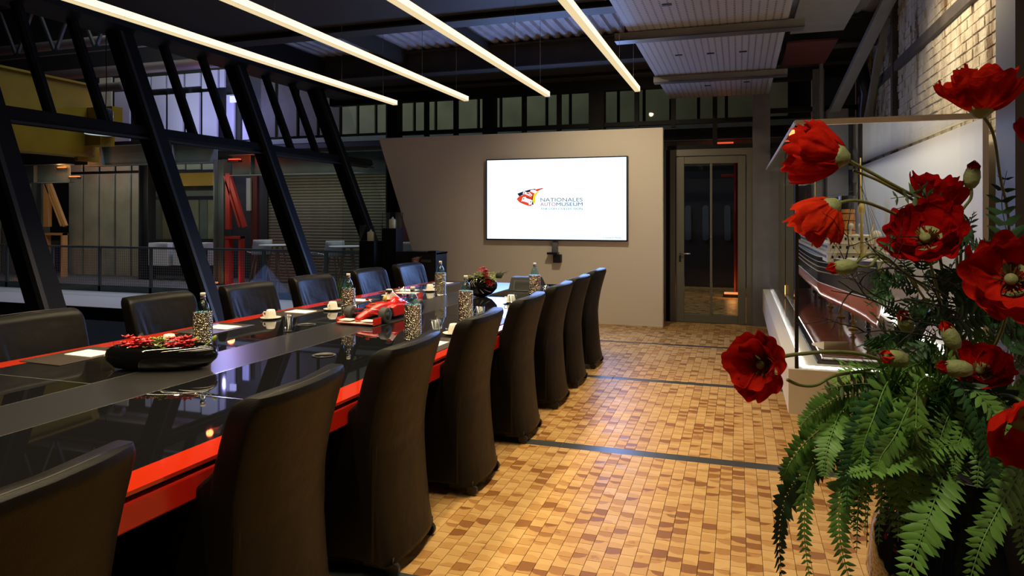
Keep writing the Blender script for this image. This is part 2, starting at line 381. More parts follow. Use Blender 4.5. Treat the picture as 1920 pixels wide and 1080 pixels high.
# ================================================================== SETTING
# floor: end-grain blocks in running bond between flush steel strips
XL, XR, Y0, Y1 = -4.75, 1.5, .25, 9.86
floor = struct('floor', 'end grain wood block floor with flush dark steel strips')
MB().box(XL, 1.6, -1.2, 9.98, -.12, -.006).build('screed', M['joint'], floor)
STRIPS = [(.60, .71), (2.48, 2.59), (4.30, 4.40), (6.24, 6.33), (8.05, 8.13)]
for a, b in STRIPS:
    MB().box(XL, -1.1, a, b, -.006, .0005).build('steel_strip', M['cloth_strip'], floor)
    MB().box(-1.092, XR, a, b, -.006, .0005).build('steel_strip', M['cloth_strip'], floor)
blk = MB().box(-BW / 2 + .0007, BW / 2 - .0007, -BL / 2 + .0007, BL / 2 - .0007, -.006, .001, tp=.0006).mesh('wood_block', M['wood'])
cells = []
for i in range(int((XL + 10) / BW), int((XR + 10) / BW) + 1):
    for j in range(int((Y0 + 1) / BL), int((Y1 + 1) / BL) + 2):
        x = (i + .5) * BW - 10; y = (j + .5 - .5 * (i % 2)) * BL - 1
        x0, x1, y0, y1 = x - BW / 2, x + BW / 2, y - BL / 2, y + BL / 2
        if x0 < XL or x1 > XR + .03 or y0 < Y0: continue
        full = True
        for a, b in STRIPS + [(Y1, 99)]:
            if y0 < b and y1 > a:
                full = False
                if y0 >= a and y1 <= b: y0 = y1 = 0
                elif (a - y0) > (y1 - b): y1 = a
                else: y0 = b
        if y1 - y0 < .01: continue
        p = Vector((x, y, 0)); d = -SN * x + CS * y; u = 960 + FPX * (CS * x + SN * y) / max(d, .1); v = 402 + FPX * 1.5 / max(d, .1)
        vis = d > .3 and v < 1085 and 500 + (1085 - v) * .1 < u < 1480 and x > -1.25 + 0 and v > 600
        cells.append((0 if vis and full else 1, d, x, x0, x1, y, y0, y1))
cells.sort()
rest = MB()
for k, (nv, d, x, x0, x1, y, y0, y1) in enumerate(cells):
    if nv == 0 and k < 300:
        mobj('wood_block', blk, floor, loc=(x, y, 0))
    else:
        g = .0007; rest.box(x0 + g, x1 - g, y0 + g, y1 - g, -.006, .001, tp=.0006)
tag(rest.build('wood_blocks', M['wood'], floor), kind='stuff')

# ---- ceiling: corrugated deck on dark cross beams
ceil = struct('ceiling', 'corrugated metal deck ceiling carried by dark cross beams')
def corr(x0, x1, y0, y1, z, pitch=.14, h=.035):
    m = MB(); n = int((x1 - x0) / pitch); prof = []
    for i in range(n):
        x = x0 + i * pitch; prof += [(x, z), (x + pitch * .35, z), (x + pitch * .5, z + h), (x + pitch * .85, z + h)]
    prof.append((x1, z)); k = len(prof)
    m.add([(a, y0, b) for a, b in prof] + [(a, y1, b) for a, b in prof], [(i, i + 1, i + 1 + k, i + k) for i in range(k - 1)])
    return m
corr(-6.6, 1.6, -1.2, 9.98, 3.78).build('corrugated_deck', M['deck'], ceil, thick=.004)
MB().box(-6.8, 1.75, -1.3, 10.05, 3.84, 3.9).build('roof_slab', M['beam'], ceil)
for y in (6.5, 8.72, 9.7):
    m = MB(); m.box(-6.2, 1.5, y - .11, y + .11, 3.44, 3.46); m.box(-6.2, 1.5, y - .012, y + .012, 3.46, 3.74); m.box(-6.2, 1.5, y - .11, y + .11, 3.74, 3.76)
    m.build('cross_beam', M['beam'], ceil)
    MB().box(-6.2, 1.5, y - .114, y - .11, 3.44, 3.452).build('flange_edge', M['frame_edge'], ceil)
for x in (-5.9, -4.45, -3.2):
    MB().box(x - .05, x + .05, 6.6, 8.7, 3.60, 3.78).build('purlin', M['beam'], ceil)
for (ya, yb) in ((-.9, 6.38), (8.84, 9.6)):
    MB().box(-6.2, -.95, ya, yb, 3.50, 3.53).build('dark_ceiling_board', M['deckdark'], ceil)
# white perforated acoustic panels and the rails that carry them
pc = thing('acoustic_ceiling_panel', 'long white perforated panel hanging right of the four strip lamps', 'ceiling panel', (-.26, 6, 3.07))
for a, b in ((-4.5, -.02), (.02, 1.96), (2.0, 3.55)):
    MB().box(-.64, .64, a, b, 0, .03).build('perforated_sheet', M['perf'], pc)
for i, (x, y) in enumerate(((-.25, -.75), (.1, -.85), (-.3, .95), (0, .97), (.3, .99), (.35, 2.6), (-.1, 2.7))):
    MB().box(x - .035, x + .035, y - .02, y + .02, -.006, 0).build('socket', M['black'], pc)
for k, (y, x0, x1) in enumerate(((6.0, -1.02, .5), (8.0, -.92, .5))):
    t = thing('ceiling_rail', ('near' if k == 0 else 'far') + ' steel channel rail crossing under the white perforated ceiling panel', 'rail', (0, y, 3.0))
    MB().box(x0, x1, -.06, -.055, 0, .06).build('web', M['steelgrey'], t)
    MB().box(x0, x1, -.075, .06, -.004, 0).build('lower_flange', M['frame_edge'], t)
    MB().box(x0, x1, -.075, .06, .06, .064).build('upper_flange', M['steelgrey'], t)
    for x in (x0 + .08, x1 - .12): MB().tube([(x, 0, .06), (x, 0, .36)], .004).build('hanger', M['frame'], t)
for x0, x1, y0, y1, z, mm in ((.5, 1.0, 5.9, 7.6, 3.35, 'perf'), (.5, 1.0, 8.0, 9.2, 3.35, 'orangetint')):
    MB().box(x0, x1, y0, y1, z, z + .02).build('soffit_board', M['steelgrey'] if mm == 'perf' else M['maroon'], ceil)

# ---- slanted window wall on the left
SL = .41
def wx(z): return -5.3 - SL * (z - 1.5)
def wp(y, z, off=0): return Vector((wx(z) + off, y, z))
win = struct('window_1', 'outward leaning steel and glass window wall on the left')
ZT, ZM, ZB = 3.38, 2.31, .06
NRM = Vector((1, 0, SL)).normalized()
MAIN = [.75, 2.28, 3.87, 5.47, 7.19, 8.93]
for y in MAIN:
    m = MB(); m.bar(wp(y, 0), wp(y, 3.45), .17, .18, up=NRM); m.build('window_post', M['frame'], win)
    m = MB(); m.bar(wp(y - .10, .02, .11), wp(y - .10, 3.42, .11), .035, .05, up=NRM); m.build('glazing_bar', M['frame_edge'], win)
for i in range(len(MAIN)):
    y0 = MAIN[i]; y1 = MAIN[i + 1] if i + 1 < len(MAIN) else 9.85
    for k in (1, 2):
        y = y0 + (y1 - y0) * k / 3
        if i + 1 < len(MAIN):
            MB().bar(wp(y, ZM), wp(y, ZT), .05, .09, up=NRM).build('glazing_bar', M['frame'], win)
            MB().bar(wp(y - .027, ZM, .04), wp(y - .027, ZT, .04), .004, .05, up=NRM).build('bar_edge', M['frame_edge'], win)
    for a, b in ((ZB, ZM), (ZM, ZT)):
        g = MB(); g.add([wp(y0 + .08, a), wp(y1 - .08, a), wp(y1 - .08, b), wp(y0 + .08, b)], [(0, 1, 2, 3)]); g.build('glass_pane', M['pane'], win)
    MB().bar(wp(y0 + .08, ZM), wp(y1 - .08, ZM), .09, .13, up=NRM).build('transom', M['frame'], win)
    MB().bar(wp(y0 + .08, ZM - .06, .06), wp(y1 - .08, ZM - .06, .06), .02, .012, up=NRM).build('transom_edge', M['frame_edge'], win)
m = MB(); m.box(wx(3.4) - .15, wx(3.4) + .32, -1.2, 9.9, 3.36, 3.78); m.build('eaves_beam', M['frame'], win)
m = MB(); m.box(wx(0) - .12, wx(0) + .1, -1.2, 9.9, 0, .09); m.build('sill_beam', M['frame'], win)
MB().add([wp(-1.2, ZB), wp(.67, ZB), wp(.67, ZT), wp(-1.2, ZT)], [(0, 1, 2, 3)]).build('glass_pane', M['pane'], win)

conv = thing('convector', 'long black convector with steel rails along the foot of the slanted windows', 'heater', (wx(0) + .28, 0, 0))
MB().box(-.1, .1, .8, 8.2, .04, .1).build('trough', M['black'], conv)
MB().box(-.1, .1, .8, 8.2, .34, .37).build('top_rail', M['frame'], conv)
MB().box(.08, .1, .8, 8.2, .2, .23).build('middle_rail', M['steelgrey'], conv)
f = MB()
for k in range(49): f.box(.06, .09, .82 + k * .15, .85 + k * .15, .1, .34)
tag(f.build('fins', M['steelgrey'], conv), kind='stuff')

# ---- rear glazing at Y=9.88 with the door
YB = 9.88
back = struct('window_2', 'dark steel framed glazing across the back behind the white partition')
def vb(x0, x1, z0, z1, d=.05, mm='frame', nm='mullion', p=back, y=YB): return MB().box(x0, x1, y - d, y + d, z0, z1).build(nm, M[mm], p)
TOPZ = 3.28
vb(-6.4, 1.5, TOPZ, 3.80, .06, nm='head_beam')
for x0, x1 in ((-5.32, -5.14), (-3.70, -3.52), (-2.06, -1.84)): vb(x0, x1, 0, TOPZ, .09)
for x in (-4.67, -4.17, -3.06, -2.52, -1.38, -.87): vb(x - .03, x + .03, 2.72, TOPZ, .04)
vb(-.34, -.28, 2.40, 3.2, .03); vb(.18, .40, 0, 3.4, .10, 'steelgrey', 'column'); vb(.92, 1.06, 0, 3.4, .1, 'steelgrey', 'column')
vb(-5.14, .18, 2.76, 2.82, .045, nm='transom'); vb(-.95, 1.5, 2.40, 2.46, .05, nm='transom'); vb(.40, 1.5, 2.86, 2.92, .04, nm='transom')
for x0, x1, z0, z1 in ((-6.2, -5.32, .1, TOPZ), (-5.14, -3.70, .1, 2.76), (-3.52, -2.06, .1, 2.76), (-1.84, -1.05, .1, 2.76), (-5.14, -4.7, 2.82, TOPZ), (-4.64, -4.2, 2.82, TOPZ), (-4.14, -3.7, 2.82, TOPZ), (-3.52, -3.09, 2.82, TOPZ), (-3.03, -2.55, 2.82, TOPZ), (-2.49, -2.06, 2.82, TOPZ), (-1.84, -1.41, 2.82, TOPZ), (-1.35, -.9, 2.82, TOPZ), (-.84, -.34, 2.46, TOPZ), (-.28, .18, 2.46, TOPZ), (.4, .92, .1, 2.4), (.4, .92, 2.46, 2.86)):
    MB().box(x0, x1, YB - .003, YB + .003, z0, z1).build('glass_pane', M['pane'], back)
vb(-6.3, -5.32, 0, .1, nm='sill'); vb(-5.14, -1.05, 0, .1, nm='sill')
# door
door = struct('door_1', 'grey aluminium framed glass door at the end of the aisle')
DX0, DX1 = -.86, .16
MB().box(-1.05, -.97, YB - .05, YB + .05, 0, 2.4).build('jamb', M['doorframe'], door)
MB().box(-.97, -.91, YB - .02, YB + .02, 0, 2.4).build('jamb', M['frame'], door)
MB().box(-.91, -.84, YB - .06, YB + .05, 0, 2.4).build('jamb', M['doorframe'], door)
MB().box(.10, .18, YB - .06, YB + .05, 0, 2.4).build('jamb', M['doorframe'], door)
MB().box(-.84, .10, YB - .06, YB + .05, 2.31, 2.4).build('lintel', M['doorframe'], door)
for x0, x1, z0, z1 in ((-.83, -.72, .01, 2.3), (-.01, .09, .01, 2.3)): MB().box(x0, x1, YB - .05, YB + .02, z0, z1).build('stile', M['doorframe'], door, bevel=.004)
for z0, z1 in ((.01, .12), (2.2, 2.3)): MB().box(-.72, -.01, YB - .05, YB + .02, z0, z1).build('door_rail', M['doorframe'], door, bevel=.004)
MB().box(-.375, -.345, YB - .055, YB + .01, .12, 2.2).build('glazing_bar', M['doorframe'], door)
MB().box(-.72, -.01, YB - .018, YB - .012, .12, 2.2).build('glass_pane', M['pane'], door)
h = MB().tube([(-.775, YB - .05, .96), (-.775, YB - .11, .96), (-.63, YB - .11, .96)], .011, 8).build('door_handle', M['chrome'], door, True)
MB().box(-.79, -.76, YB - .058, YB - .05, .84, .93).build('lock_plate', M['black'], door)

# ---- right wall: limewashed bricks in a steel frame
wr = struct('wall_right', 'limewashed brick wall held in a brown steel frame')
WX = 1.5
MB().box(WX + .019, WX + .3, -1.2, 10, 0, 3.8).build('mortar_backing', M['brick'], wr)
bricks = []
zz = 2.02; r = 0
while zz < 3.78:
    y = 4.3 - (r % 2) * .125
    while y < 9.95:
        bricks.append((y, zz)); y += .25
    zz += .077; r += 1
bricks.sort(key=lambda b: abs(b[0] - 5.6) + abs(b[1] - 2.7) * .6)
bvar = []
for k in range(5):
    mm = MB(); rr = [random.uniform(0, .006) for _ in range(4)]
    mm.add([(.02, 0, 0), (.02, .245, 0), (.02, .245, .072), (.02, 0, .072), (-.004 + rr[0], .007, .005), (-.004 + rr[1], .238, .005), (-.004 + rr[2], .238, .067), (-.004 + rr[3], .007, .067)],
           [(4, 5, 6, 7), (0, 1, 5, 4), (1, 2, 6, 5), (2, 3, 7, 6), (3, 0, 4, 7)])
    bvar.append(mm)
bmesh_ = [b.mesh('brick', M['brick']) for b in bvar]
restb = MB()
for k, (y, z) in enumerate(bricks):
    ox = WX + .012 + random.uniform(-.006, .006)
    if k < 300: mobj('brick', bmesh_[k % 5], wr, loc=(ox, y, z))
    else:
        b = bvar[k % 5]; restb.add([(p[0] + ox, p[1] + y, p[2] + z) for p in b.v], b.f)
tag(restb.build('bricks', M['brick'], wr), kind='stuff')
rust = mat('brown_steel', (.06, .05, .042), .55, var=.3)
MB().box(WX - .03, WX + .03, 4.2, 9.9, 2.93, 3.02).build('steel_girt', rust, wr)
for y in (7.77, 10.0): MB().box(WX - .04, WX + .03, y - .045, y + .045, 0, 3.8).build('steel_post', rust, wr)
MB().box(WX - .005, WX + .03, 4.3, 9.9, 0, 2.0).build('plaster_dado', M['cream'], wr)
MB().box(WX - .12, WX + .03, 4.26, 4.55, 0, 3.8).build('column', mat('slate_grey_column', (.10, .10, .115), .5), wr)
MB().box(WX - .02, WX + .3, -1.2, 4.26, 0, 3.8).build('plaster_pier', M['cream'], wr)
# struts and pipes in the far right corner
tr = thing('corner_column', 'grey steel column with diagonal struts in the far right corner', 'column', (1.16, 9.4, 0))
MB().box(-.12, .12, -.1, .1, 0, 2.8).build('shaft', M['steelgrey'], tr, bevel=.004)
MB().bar((-.05, 0, 2.75), (.26, -2.6, 3.75), .12, .05).build('strut', M['steelgrey'], tr)
MB().bar((.20, -.1, 1.9), (.26, -1.6, 3.5), .07, .05).build('strut', M['steelgrey'], tr)
MB().box(-.2, -.16, -.05, .05, 2.0, 3.7).build('tie_bar', M['steelgrey'], tr)
pp = MB().tube([(0, 0, 3.3), (.03, -.05, 3.05), (.06, -.05, 2.9), (.06, .1, 2.7), (.06, .1, 1.6)], .07, 12).build('duct_hose', M['blackplastic'], None, True, loc=(1.34, 8.85, 0))
tag(pp, 'black flexible duct hanging behind the grey corner column', 'duct')

# closing walls behind the camera
S(MB().box(-6.8, 1.8, -1.35, -1.2, -.1, 3.9).build('wall_behind', mat('grey_rear_wall', (.10, .09, .08), .7)))

# ---- white partition carrying the screen
part = S(MB().prism([(-.955, 0), (-.955, 2.655), (-5.2, 2.655), (-4.31, 0)], 9.30, 9.42).build('wall_partition', M['whitewall'], bevel=.004), 'free standing white partition with one slanted side')

# ================================================================== LAMPS
DZ = 1.2; LZ = CAM_H + DZ
for k, (x, lab) in enumerate(((-3.58, 'strip lamp nearest the slanted windows, first from left'), (-2.74, 'second strip lamp from the slanted windows'), (-1.85, 'third strip lamp from the slanted windows'), (-.94, 'strip lamp beside the perforated panel, last on the right'))):
    t = thing('strip_lamp', lab + ', warm white', 'lamp', (x, 3.4, LZ), 0, 'warm white suspended strip lamps')
    y0, y1 = -2.9, 3.37
    cuts = [y0, -1.65, -.15, 1.35, 2.3 if k in (0, 1) else 2.0, y1]
    for a, b in zip(cuts[:-1], cuts[1:]):
        MB().box(-.024, .024, a + .003, b - .003, 0, .003).build('bottom_diffuser', M['lampbottom'], t)
        m = MB(); m.box(.022, .026, a + .003, b - .003, .007, .048); m.box(-.026, -.022, a + .003, b - .003, .007, .048); m.build('side_diffuser', M['lampside'], t)
    MB().box(-.021, .021, y0, y1, .004, .05).build('lamp_body', M['white'], t)
    MB().box(-.026, .026, y1, y1 + .008, -.001, .052).build('end_cap', M['white'], t)
    for y in (-2.0, .2, 2.3, 3.1):
        MB().tube([(0, y, .05), (0, y, 3.5 - LZ)], .0018, 4).build('wire', M['chrome'], t)
    L = light('AREA', 'strip_lamp_light', (x, 3.4 + (y0 + y1) / 2, LZ - .012), 52, WARM, size=.05, sizey=y1 - y0, spread=1.9)
    L.parent = None

# ================================================================== SCREEN
tv = thing('wall_screen', 'large lit flat screen with museum logo on the white partition', 'screen', (-2.42, 9.30, 1.71))
TW, TH = 2.02, 1.15
m = MB(); m.box(-TW / 2, TW / 2, -.075, -.01, -TH / 2, TH / 2); m.build('housing', M['blackplastic'], tv, bevel=.004)
MB().box(-TW / 2 + .018, TW / 2 - .018, -.078, -.0745, -TH / 2 + .02, TH / 2 - .016).build('display', M['screen'], tv)
def textmesh(body, name, m, x0, x1, z0, y, parent, zh=None, shear=0, ext=.0005):
    c = bpy.data.curves.new(name, 'FONT'); c.body = body; c.size = 1; c.extrude = 0; c.offset = 0
    o = bpy.data.objects.new(name, c); COL.objects.link(o); dg = bpy.context.evaluated_depsgraph_get()
    me = bpy.data.meshes.new_from_object(o.evaluated_get(dg)); bpy.data.objects.remove(o)
    xs = [v.co.x for v in me.vertices]; ys = [v.co.y for v in me.vertices]
    sx = (x1 - x0) / (max(xs) - min(xs)); sz = (zh / (max(ys) - min(ys))) if zh else sx
    mx, my = min(xs), min(ys)
    for v in me.vertices: v.co = Vector((x0 + (v.co.x - mx) * sx, y, z0 + (v.co.y - my) * sz))
    me.materials.clear(); me.materials.append(m)
    return mobj(name, me, parent)
E_grey = emis('logo_grey', (.10, .105, .12), 1); E_dark = emis('logo_dark', (.015, .017, .03), 1); E_red = emis('logo_red', (.42, .03, .04), 1)
E_or = emis('logo_orange', (.80, .07, .02), 1); E_ye = emis('logo_yellow', (.95, .75, .03), 1); E_wh = emis('logo_white', (.9, .85, .88), 1.1)
def logo(parent, S_, ox, oz, y, words):   # emblem drawn in its own 12x pixel grid, S_ metres per unit
    def sh(pts, m, nm, k): MB().prism([(ox + (a - 960) * S_, oz - (b - 430) * S_) for a, b in pts], y - .0006 * k - .0005, y - .0006 * k).build(nm, m, parent)
    D, R_, Yl, Wh = words
    sh([(200, 350), (330, 305), (480, 265), (620, 245), (600, 290), (420, 330), (250, 412)], D, 'logo_band', 0)
    sh([(185, 470), (240, 415), (330, 380), (420, 320), (560, 290), (600, 350), (545, 430), (530, 520), (525, 622), (440, 615), (340, 580), (250, 540)], R_, 'logo_fan', 1)
    sh([(600, 268), (690, 245), (775, 232), (795, 250), (720, 272), (655, 310)], R_, 'logo_tip', 1)
    sh([(740, 290), (670, 340), (615, 420), (612, 560), (562, 555), (552, 470), (575, 385), (640, 320)], Yl, 'logo_swoosh', 2)
    sh([(592, 350), (566, 420), (552, 500), (577, 590), (530, 600), (515, 520), (545, 430)], D, 'logo_stripe', 2)
    sh([(292, 520), (330, 425), (400, 420), (410, 450), (515, 480), (552, 505), (535, 585), (470, 598), (455, 555), (340, 520)], Wh, 'logo_car_front', 3)
    sh([(322, 350), (350, 300), (395, 310), (440, 330), (480, 320), (545, 385), (510, 418), (400, 372)], Wh, 'logo_car_middle', 3)
    sh([(490, 300), (520, 270), (590, 265), (640, 325), (585, 345)], Wh, 'logo_car_rear', 3)
    sh([(405, 432), (430, 420), (515, 455), (518, 478), (412, 448)], E_red if D is E_dark else D, 'logo_windscreen', 4)
    sh([(398, 330), (470, 340), (488, 365), (440, 360)], E_red if D is E_dark else D, 'logo_windscreen', 4)
    for a, b in ((348, 462), (512, 530), (366, 333), (500, 388)):
        sh([(a + 12 * math.cos(q * PI / 4), b + 12 * math.sin(q * PI / 4)) for q in range(8)], D, 'logo_headlamp', 4)
# scale: 12 units per photo pixel; about 7.75 mm per pixel on the screen
SU = 2.02 / 263 / 12; LY = -.0785
logo(tv, SU, (1040 - 1047) * 12 * SU + 0, (372 - 376) * -12 * SU - .0, LY, (E_dark, E_or, E_ye, E_wh))
def lx(u): return (u / 12 + 960 - 1046.5) * SU * 12
def lz(v): return (371.5 - (v / 12 + 340)) * SU * 12
textmesh('NATIONALES', 'logo_text', E_grey, lx(725), lx(1655), lz(430), LY - .001, tv, zh=80 * SU)
textmesh('AUTO', 'logo_text', E_red, lx(722), lx(1065), lz(525), LY - .001, tv, zh=75 * SU)
textmesh('MUSEUM', 'logo_text', E_dark, lx(1082), lx(1658), lz(525), LY - .001, tv, zh=75 * SU)
textmesh('THE LOH COLLECTION', 'logo_text', E_dark, lx(728), lx(1655), lz(605), LY - .001, tv, zh=40 * SU)
textmesh('Constant Media', 'small_text', E_grey, .68, .93, -.535, LY - .001, tv, zh=.022)
br = thing('camera_bracket', 'black conference camera on a bracket under the wall screen', 'camera', (-2.42, 9.3, 1.13))
MB().box(-.035, .035, -.05, 0, -.16, 0).build('bracket_arm', M['steelgrey'], br)
MB().box(-.10, .05, -.12, 0, -.185, -.155).build('shelf', M['blackplastic'], br, bevel=.004)
MB().box(-.02, .09, -.09, 0, -.30, -.185).build('camera_body', M['black'], br, bevel=.006)

# ================================================================== TABLE
YS = [.3, 1.4, 2.34, 3.4, 4.5, 5.8, 7.25]
XRr = [-1.66, -1.59, -1.54, -1.505, -1.475, -1.465, -1.47]
XLl = [-3.72, -3.68, -3.61, -3.535, -3.46, -3.385, -3.30]
def lerp(ys, xs, y):
    for a in range(len(ys) - 1):
        if y <= ys[a + 1] or a == len(ys) - 2:
            t = (y - ys[a]) / (ys[a + 1] - ys[a]); return xs[a] + (xs[a + 1] - xs[a]) * t
TZ = .74
table = thing('conference_table', 'long black glass conference table with red edge band down the room', 'table')
def strip(fa, fb, z0, z1, name, m, parent=table, ya=.3, yb=7.25, n=28, segs=None, bevel=0):
    mm = MB(); k = n + 1
    ys = [ya + (yb - ya) * i / n for i in range(k)]
    vs = [(fa(y), y, z0) for y in ys] + [(fb(y), y, z0) for y in ys] + [(fa(y), y, z1) for y in ys] + [(fb(y), y, z1) for y in ys]
    fs = []
    for i in range(n):
        fs += [(i, i + 1, k + i + 1, k + i), (2 * k + i, 3 * k + i, 3 * k + i + 1, 2 * k + i + 1), (i, 2 * k + i, 2 * k + i + 1, i + 1), (k + i, k + i + 1, 3 * k + i + 1, 3 * k + i)]
    fs += [(0, k, 3 * k, 2 * k), (n, 2 * k + n, 3 * k + n, k + n)]
    return mm.add(vs, fs).build(name, m, parent, bevel=bevel)
fR = lambda y: lerp(YS, XRr, y); fL = lambda y: lerp(YS, XLl, y)
iR = lambda y: -2.40 + (y - 1.68) * .034; iL = lambda y: iR(y) - .385
seamY = 2.34
for ya, yb in ((.3, seamY - .003), (seamY + .003, 4.78), (4.786, 7.25)):
    strip(iR, lambda y: fR(y) - .125, TZ - .012, TZ, 'glass_leaf', M['tablegloss'], ya=ya, yb=yb, n=10)
    strip(lambda y: fL(y) + .13, lambda y: iL(y), TZ - .012, TZ, 'glass_leaf', M['tablegloss'], ya=ya, yb=yb, n=10)
    strip(lambda y: fR(y) - .125, fR, TZ - .012, TZ, 'red_edge_band', M['tablered'], ya=ya, yb=yb, n=10)
    strip(fL, lambda y: fL(y) + .13, TZ - .012, TZ, 'red_edge_band', M['tablered'], ya=ya, yb=yb, n=10)
strip(lambda y: iL(y) + .003, lambda y: iR(y) - .003, TZ - .012, TZ - .0005, 'centre_inlay', M['inlay'])
strip(lambda y: iL(y), lambda y: iL(y) + .003, TZ - .012, TZ + .0006, 'glass_edge', M['seam'])
strip(lambda y: iR(y) - .003, lambda y: iR(y), TZ - .012, TZ + .0006, 'glass_edge', M['seam'])
MB().box(fL(seamY), iL(seamY), seamY - .003, seamY + .003, TZ - .01, TZ + .0006).build('glass_edge', M['seam'], table)
MB().box(iR(seamY), fR(seamY) - .125, seamY - .003, seamY + .003, TZ - .01, TZ + .0006).build('glass_edge', M['seam'], table)
strip(lambda y: fL(y) + .03, lambda y: fR(y) - .03, TZ - .03, TZ - .012, 'core_board', M['black'])
strip(lambda y: fR(y) - .05, lambda y: fR(y) + .0, TZ - .11, TZ - .03, 'apron', M['apron'], bevel=.006)
strip(fL, lambda y: fL(y) + .05, TZ - .11, TZ - .03, 'apron', M['apron'], bevel=.006)
strip(lambda y: -2.15, lambda y: -2.10, .05, TZ - .03, 'side_plinth', M['black'], ya=.8, yb=6.8)
strip(lambda y: -3.0, lambda y: -2.95, .05, TZ - .03, 'side_plinth', M['black'], ya=.8, yb=6.8)
strip(lambda y: -3.05, lambda y: -2.05, 0, .05, 'foot_board', M['black'], ya=.75, yb=6.85)
for x, y in ((-2.12, 3.2), (-2.03, 6.5), (-2.82, 4.05)):
    MB().lathe([(.058, 0), (.062, .002), (.064, .004), (.058, .005), (.056, .002)], 28, (x, y, TZ)).build('cable_port_ring', M['frame_edge'], table, True)
    MB().lathe([(.055, .0), (.05, .003), (0, .004)], 24, (x, y, TZ - .0002)).build('cable_port_lid', M['blackgloss'], table, True)

# ================================================================== CHAIRS
def chair_body():
    m = MB()
    prof = [(.055, .030), (.15, .012), (.30, -.004), (.42, -.012), (.52, -.016), (.62, -.006), (.72, .012), (.80, .032), (.87, .052), (.915, .066), (.938, .075), (.950, .082)]
    def P(u, v):
        k = v * (len(prof) - 1); i = min(int(k), len(prof) - 2); f = k - i
        z = prof[i][0] * (1 - f) + prof[i + 1][0] * f; o = prof[i][1] * (1 - f) + prof[i + 1][1] * f
        th = .13 if z < .45 else .13 - (z - .45) / .5 * .012
        hw = .248 + .02 * min(1, z / .9)
        if z > .86: q = (z - .86) / .09; hw -= .022 * q ** 3; 
        e = max(0, (z - .915) / .035); th *= (1 - .42 * e * e); o -= .018 * e * e
        a = 2 * PI * u; ca, sa = math.cos(a), math.sin(a); p = 2 / 6.5
        x = math.copysign(abs(ca) ** p, ca); y = math.copysign(abs(sa) ** p, sa)
        X = -o + th / 2 + x * th / 2; Yy = y * hw
        X += .045 * (Yy / .27) ** 2
        if x > .3 and .5 < z < .93:   # gathered pleats on the front
            fade = max(0, min(1, (.90 - z) / .28)) * max(0, min(1, (z - .5) / .1)) * math.exp(-(Yy / .17) ** 2)
            X += .012 * fade * math.sin(Yy * (2 * PI / .05) * (1 - .25 * (z - .7)) + 2.0 * math.sin(z * 9)) + .012 * math.exp(-(Yy / .2) ** 2) * max(0, min(1, (.9 - z) / .2))
        return (X, Yy, z)
    # densify rows
    m.grid(P, 112, 56, True)
    n = 112; N = len(m.v)
    m.f.append(tuple(range(n))[::-1])
    top = [N - n + k for k in range(n)]; c = Vector((0, 0, 0))
    for k in top: c += Vector(m.v[k])
    c /= n; m.v.append((c.x, c.y, c.z + .004))
    for k in range(n): m.f.append((top[k], top[(k + 1) % n], N))
    return m
def arm(s):
    poly = [(.06, .07), (.06, .40), (.055, .66), (.06, .77), (.085, .78), (.115, .755), (.15, .715), (.20, .67), (.27, .63), (.36, .59), (.50, .575), (.545, .55), (.56, .50), (.565, .07)]
    y0, y1 = (.205, .256) if s > 0 else (-.256, -.205)
    return MB().prism(poly, y0, y1)
def make_chair(label):
    t = thing('conference_chair', label, 'chair')
    chair_body().build('backrest', M['leather'], t, True)
    for s in (-1, 1): arm(s).build('armrest', M['leather'], t, 'auto', bevel=.022)
    MB().box(.10, .60, -.205, .205, .30, .46).build('seat', M['leather'], t, 'auto', bevel=.035)
    MB().box(.08, .55, -.225, .225, .075, .30).build('seat_base', M['leather'], t, bevel=.01)
    # double piping over the top edge and a vertical back seam
    pts = []
    for k in range(25):
        y = -.235 + .47 * k / 24; z = .946 - .03 * abs(y / .235) ** 6
        pts.append((-.058 + .045 * (y / .27) ** 2, y, z))
    MB().tube(pts, .0035, 6).build('piping', M['piping'], t, True)
    MB().tube([(p[0] + .025, p[1], p[2] + .0045) for p in pts], .0035, 6).build('piping', M['piping'], t, True)
    pts = [(-(.012 if z < .5 else .012 + (z - .5) * .13) + .0135 + .0 * z, -.09, z) for z in ()]
    for x, y in ((.03, -.19), (.03, .19), (.5, -.19), (.5, .19)):
        c = MB(); c.lathe([(.0, -.013), (.026, -.013), (.03, -.009), (.03, .009), (.026, .013), (0, .013)], 14, (0, 0, 0), Matrix.Translation((x - .02, y, .03)) @ Matrix.Rotation(PI / 2, 4, 'X') @ Matrix.Rotation(.0, 4, 'Z'))
        c.box(x - .03, x + .0, y - .02, y + .02, .045, .08); c.build('caster', M['blackplastic'], t, 'auto')
    return t
# right row: backs to the aisle, faces the table (-X)
order = ['back turned, nearest to the camera', 'second from the camera', 'third from the camera', 'fourth from the camera', 'fifth from the camera', 'third from the far end', 'second from the far end', 'at the far end, by the white partition']
RY = [1.05, 1.96, 2.75, 3.61, 4.49, 5.33, 6.00, 6.78]; RX = [-1.40, -1.385, -1.36, -1.345, -1.335, -1.335, -1.33, -1.33]
RR = [.03, .05, .03, .02, .02, .01, .0, .0]
ch0 = None
for i in range(8):
    lab = 'dark leather aisle side chair, %s' % order[i]
    if ch0 is None:
        ch0 = make_chair(lab); ch0['group'] = 'chairs with their backs to the aisle'; ch0.location = (RX[i], RY[i], 0); ch0.rotation_euler.z = PI + RR[i]
    else: dup(ch0, (RX[i], RY[i], 0), PI + RR[i], lab, 'chairs with their backs to the aisle')
LYs = [2.80, 3.74, 4.53, 5.30, 6.15, 6.92]; LXs = [-3.74, -3.80, -3.71, -3.65, -3.57, -3.51]
order2 = ['nearest to the camera at the left edge', 'second from the camera', 'third from the camera', 'third from the far end', 'second from the far end', 'farthest, in front of the black lectern']
